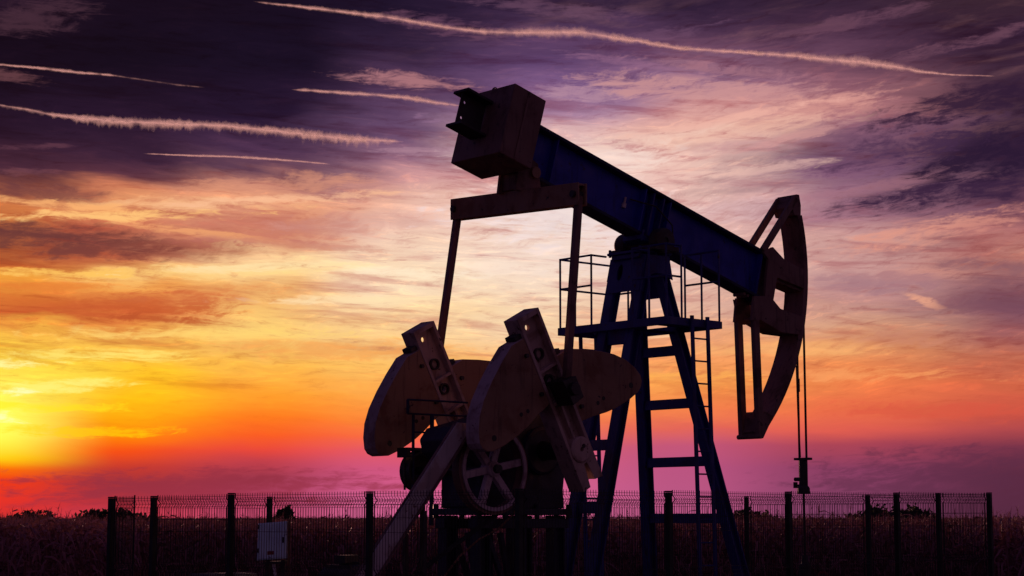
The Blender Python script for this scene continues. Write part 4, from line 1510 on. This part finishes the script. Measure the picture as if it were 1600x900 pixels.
def contrail(path, label, puff=0.5, tuft=0.0):
    """one thread of ice cloud: nested ragged shells, so that its edge thins out instead of stopping.
    path: (azimuth, elevation, width in degrees, density)"""
    pts = [skypt(a, e) for a, e, w, s in path]
    root_loc = pts[0].copy()
    P_, W_, S_ = [], [], []
    for i in range(len(path) - 1):
        arc = math.hypot(path[i + 1][0] - path[i][0], path[i + 1][1] - path[i][1])
        n = max(4, int(arc * 24))
        for k in range(n):
            t = k / n
            q = pts[i].lerp(pts[i + 1], t)
            dist = (q - Vector((0, 0, EYE))).length
            P_.append(q - root_loc)
            W_.append((path[i][2] + (path[i + 1][2] - path[i][2]) * t) * dist * math.pi / 180)
            S_.append(path[i][3] + (path[i + 1][3] - path[i][3]) * t)
    n = len(P_)
    P_ = np.array([p[:] for p in P_])
    W_ = np.array(W_)
    S_ = np.array(S_)
    tn = np.gradient(P_, axis=0)
    tn /= np.linalg.norm(tn, axis=1)[:, None]
    up = np.array([0, 0, 1.0])
    sx = np.cross(tn, up)
    sx /= np.linalg.norm(sx, axis=1)[:, None]
    sy = np.cross(sx, tn)
    NS, NR = 14, 9
    x = np.arange(n) * 0.55
    sd = rng.uniform(0, 50)
    verts = [P_[0], P_[-1]]
    dens = [0.0, 0.0]
    faces = []
    th = np.linspace(0, 2 * math.pi, NS, endpoint=False)
    puffs = [fbm1(x[:, None] * (0.9 + 0.25 * np.cos(th)[None, :]) + th[None, :] * 1.9, sd), fbm1(x[:, None] * 2.6 + th[None, :] * 3.1, sd + 9)]
    jit = rng.normal(0, 1, (n, NS))
    for r in range(NR):
        f = ((r + 1) / NR)
        rad = W_[:, None] * 0.80 * f ** 1.35 * (1 + puff * f * (0.9 * puffs[0] + 0.7 * puffs[1] + 0.10 * jit))
        low = np.maximum(0, -np.sin(th) - 0.2)[None, :]
        rad = rad * (1 + tuft * f * low * (1 + 1.1 * puffs[0] + 0.4 * puffs[1]))
        rad = np.maximum(rad, W_[:, None] * 0.02)
        end = np.minimum(1, np.minimum(np.arange(n), np.arange(n)[::-1]) / 6.0)[:, None]
        rad = rad * (0.15 + 0.85 * end)
        V = P_[:, None, :] + sx[:, None, :] * (np.cos(th)[None, :] * rad)[:, :, None] + sy[:, None, :] * (np.sin(th)[None, :] * rad)[:, :, None]
        o = len(verts)
        verts += list(V.reshape(-1, 3))
        dens += list(np.repeat(S_ * end[:, 0] * (1.45 - 1.2 * f), NS))
        for i in range(n - 1):
            for k in range(NS):
                k2 = (k + 1) % NS
                faces.append((o + i * NS + k, o + i * NS + k2, o + (i + 1) * NS + k2, o + (i + 1) * NS + k))
        for k in range(NS):
            faces.append((0, o + (k + 1) % NS, o + k))
            faces.append((1, o + (n - 1) * NS + k, o + (n - 1) * NS + (k + 1) % NS))
    me = bpy.data.meshes.new('contrail')
    me.from_pydata([tuple(v) for v in verts], [], faces)
    at = me.attributes.new('ice_amount', 'FLOAT', 'POINT')
    at.data.foreach_set('value', np.array(dens, dtype=np.float32))
    for p in me.polygons:
        p.use_smooth = True
    me.materials.append(M['contrail'])
    o = bpy.data.objects.new('contrail', me)
    o.location = root_loc
    col.objects.link(o)
    tag(o, label, 'contrail', 'contrails in the evening sky')
    return o


def ae(x, y):
    F = 2900.0
    pit = math.atan(360 / F)
    dx, dy = (x - 800) / F, -(y - 450) / F
    fy, fz = math.cos(pit) - dy * math.sin(pit), math.sin(pit) + dy * math.cos(pit)
    return math.degrees(math.atan2(dx, fy)), math.degrees(math.asin(fz / math.sqrt(dx * dx + fy * fy + fz * fz)))


def path(rows):
    return [(*ae(x, y), 0.46 * w / 2900 * 57.3, s) for x, y, w, s in rows]


contrail(path([(395, 2, 4, .3), (425, 6, 7, .8), (450, 8, 8, 1), (525, 17, 11, 1), (600, 26, 14, 1), (650, 34, 13, .9), (700, 43, 12, .9), (750, 49, 14, .7), (800, 51, 20, .6),
               (860, 50, 26, .6), (910, 50, 24, .7), (950, 57, 20, .9), (1000, 64, 13, 1), (1060, 75, 12, 1), (1150, 81, 11, 1), (1230, 86, 15, 1), (1300, 93, 22, 1), (1350, 97, 22, 1),
               (1400, 104, 18, .9), (1440, 112, 9, .8), (1490, 117, 5, .6), (1560, 119, 3, .2)]),
         'longest contrail sweeping across the top of the sky above the pump jack')
contrail(path([(-40, 97, 5, 1), (0, 101, 6, 1.2), (60, 106, 7, 1.3), (120, 113, 8, 1.2), (170, 117, 6, 1), (185, 119, 5, .16), (240, 127, 6, .07), (280, 133, 6, .10), (325, 137, 4, .05)]),
         'short contrail at the left edge that fades into the darkest clouds')
contrail(path([(-30, 160, 5, .3), (0, 164, 6, .3), (50, 172, 7, .5), (75, 178, 8, 1), (100, 181, 10, 1.2), (180, 189, 18, 1.3), (250, 192, 18, 1.2), (350, 196, 15, 1.3), (450, 206, 18, 1.4),
               (520, 214, 20, 1.4), (570, 218, 18, 1.3), (610, 220, 10, .8), (635, 222, 5, .2)]),
         'long fluffy contrail with ragged lower edge, left of the weight box', 0.7, 0.45)
contrail(path([(455, 140, 6, .8), (480, 141, 9, 1.2), (540, 145, 10, 1.1), (600, 149, 11, 1.1), (640, 153, 13, 1), (680, 160, 12, .8), (725, 166, 8, .3)]),
         'contrail ending right beside the weight box on the beam tail')
contrail(path([(222, 240, 3, .4), (250, 241, 4, 1.2), (300, 243, 5, 1.3), (370, 245, 6, 1.3), (430, 249, 6, 1.2), (480, 253, 5, 1), (520, 257, 3, .3)]),
         'thinnest contrail, lowest of all over the orange cloud bank')
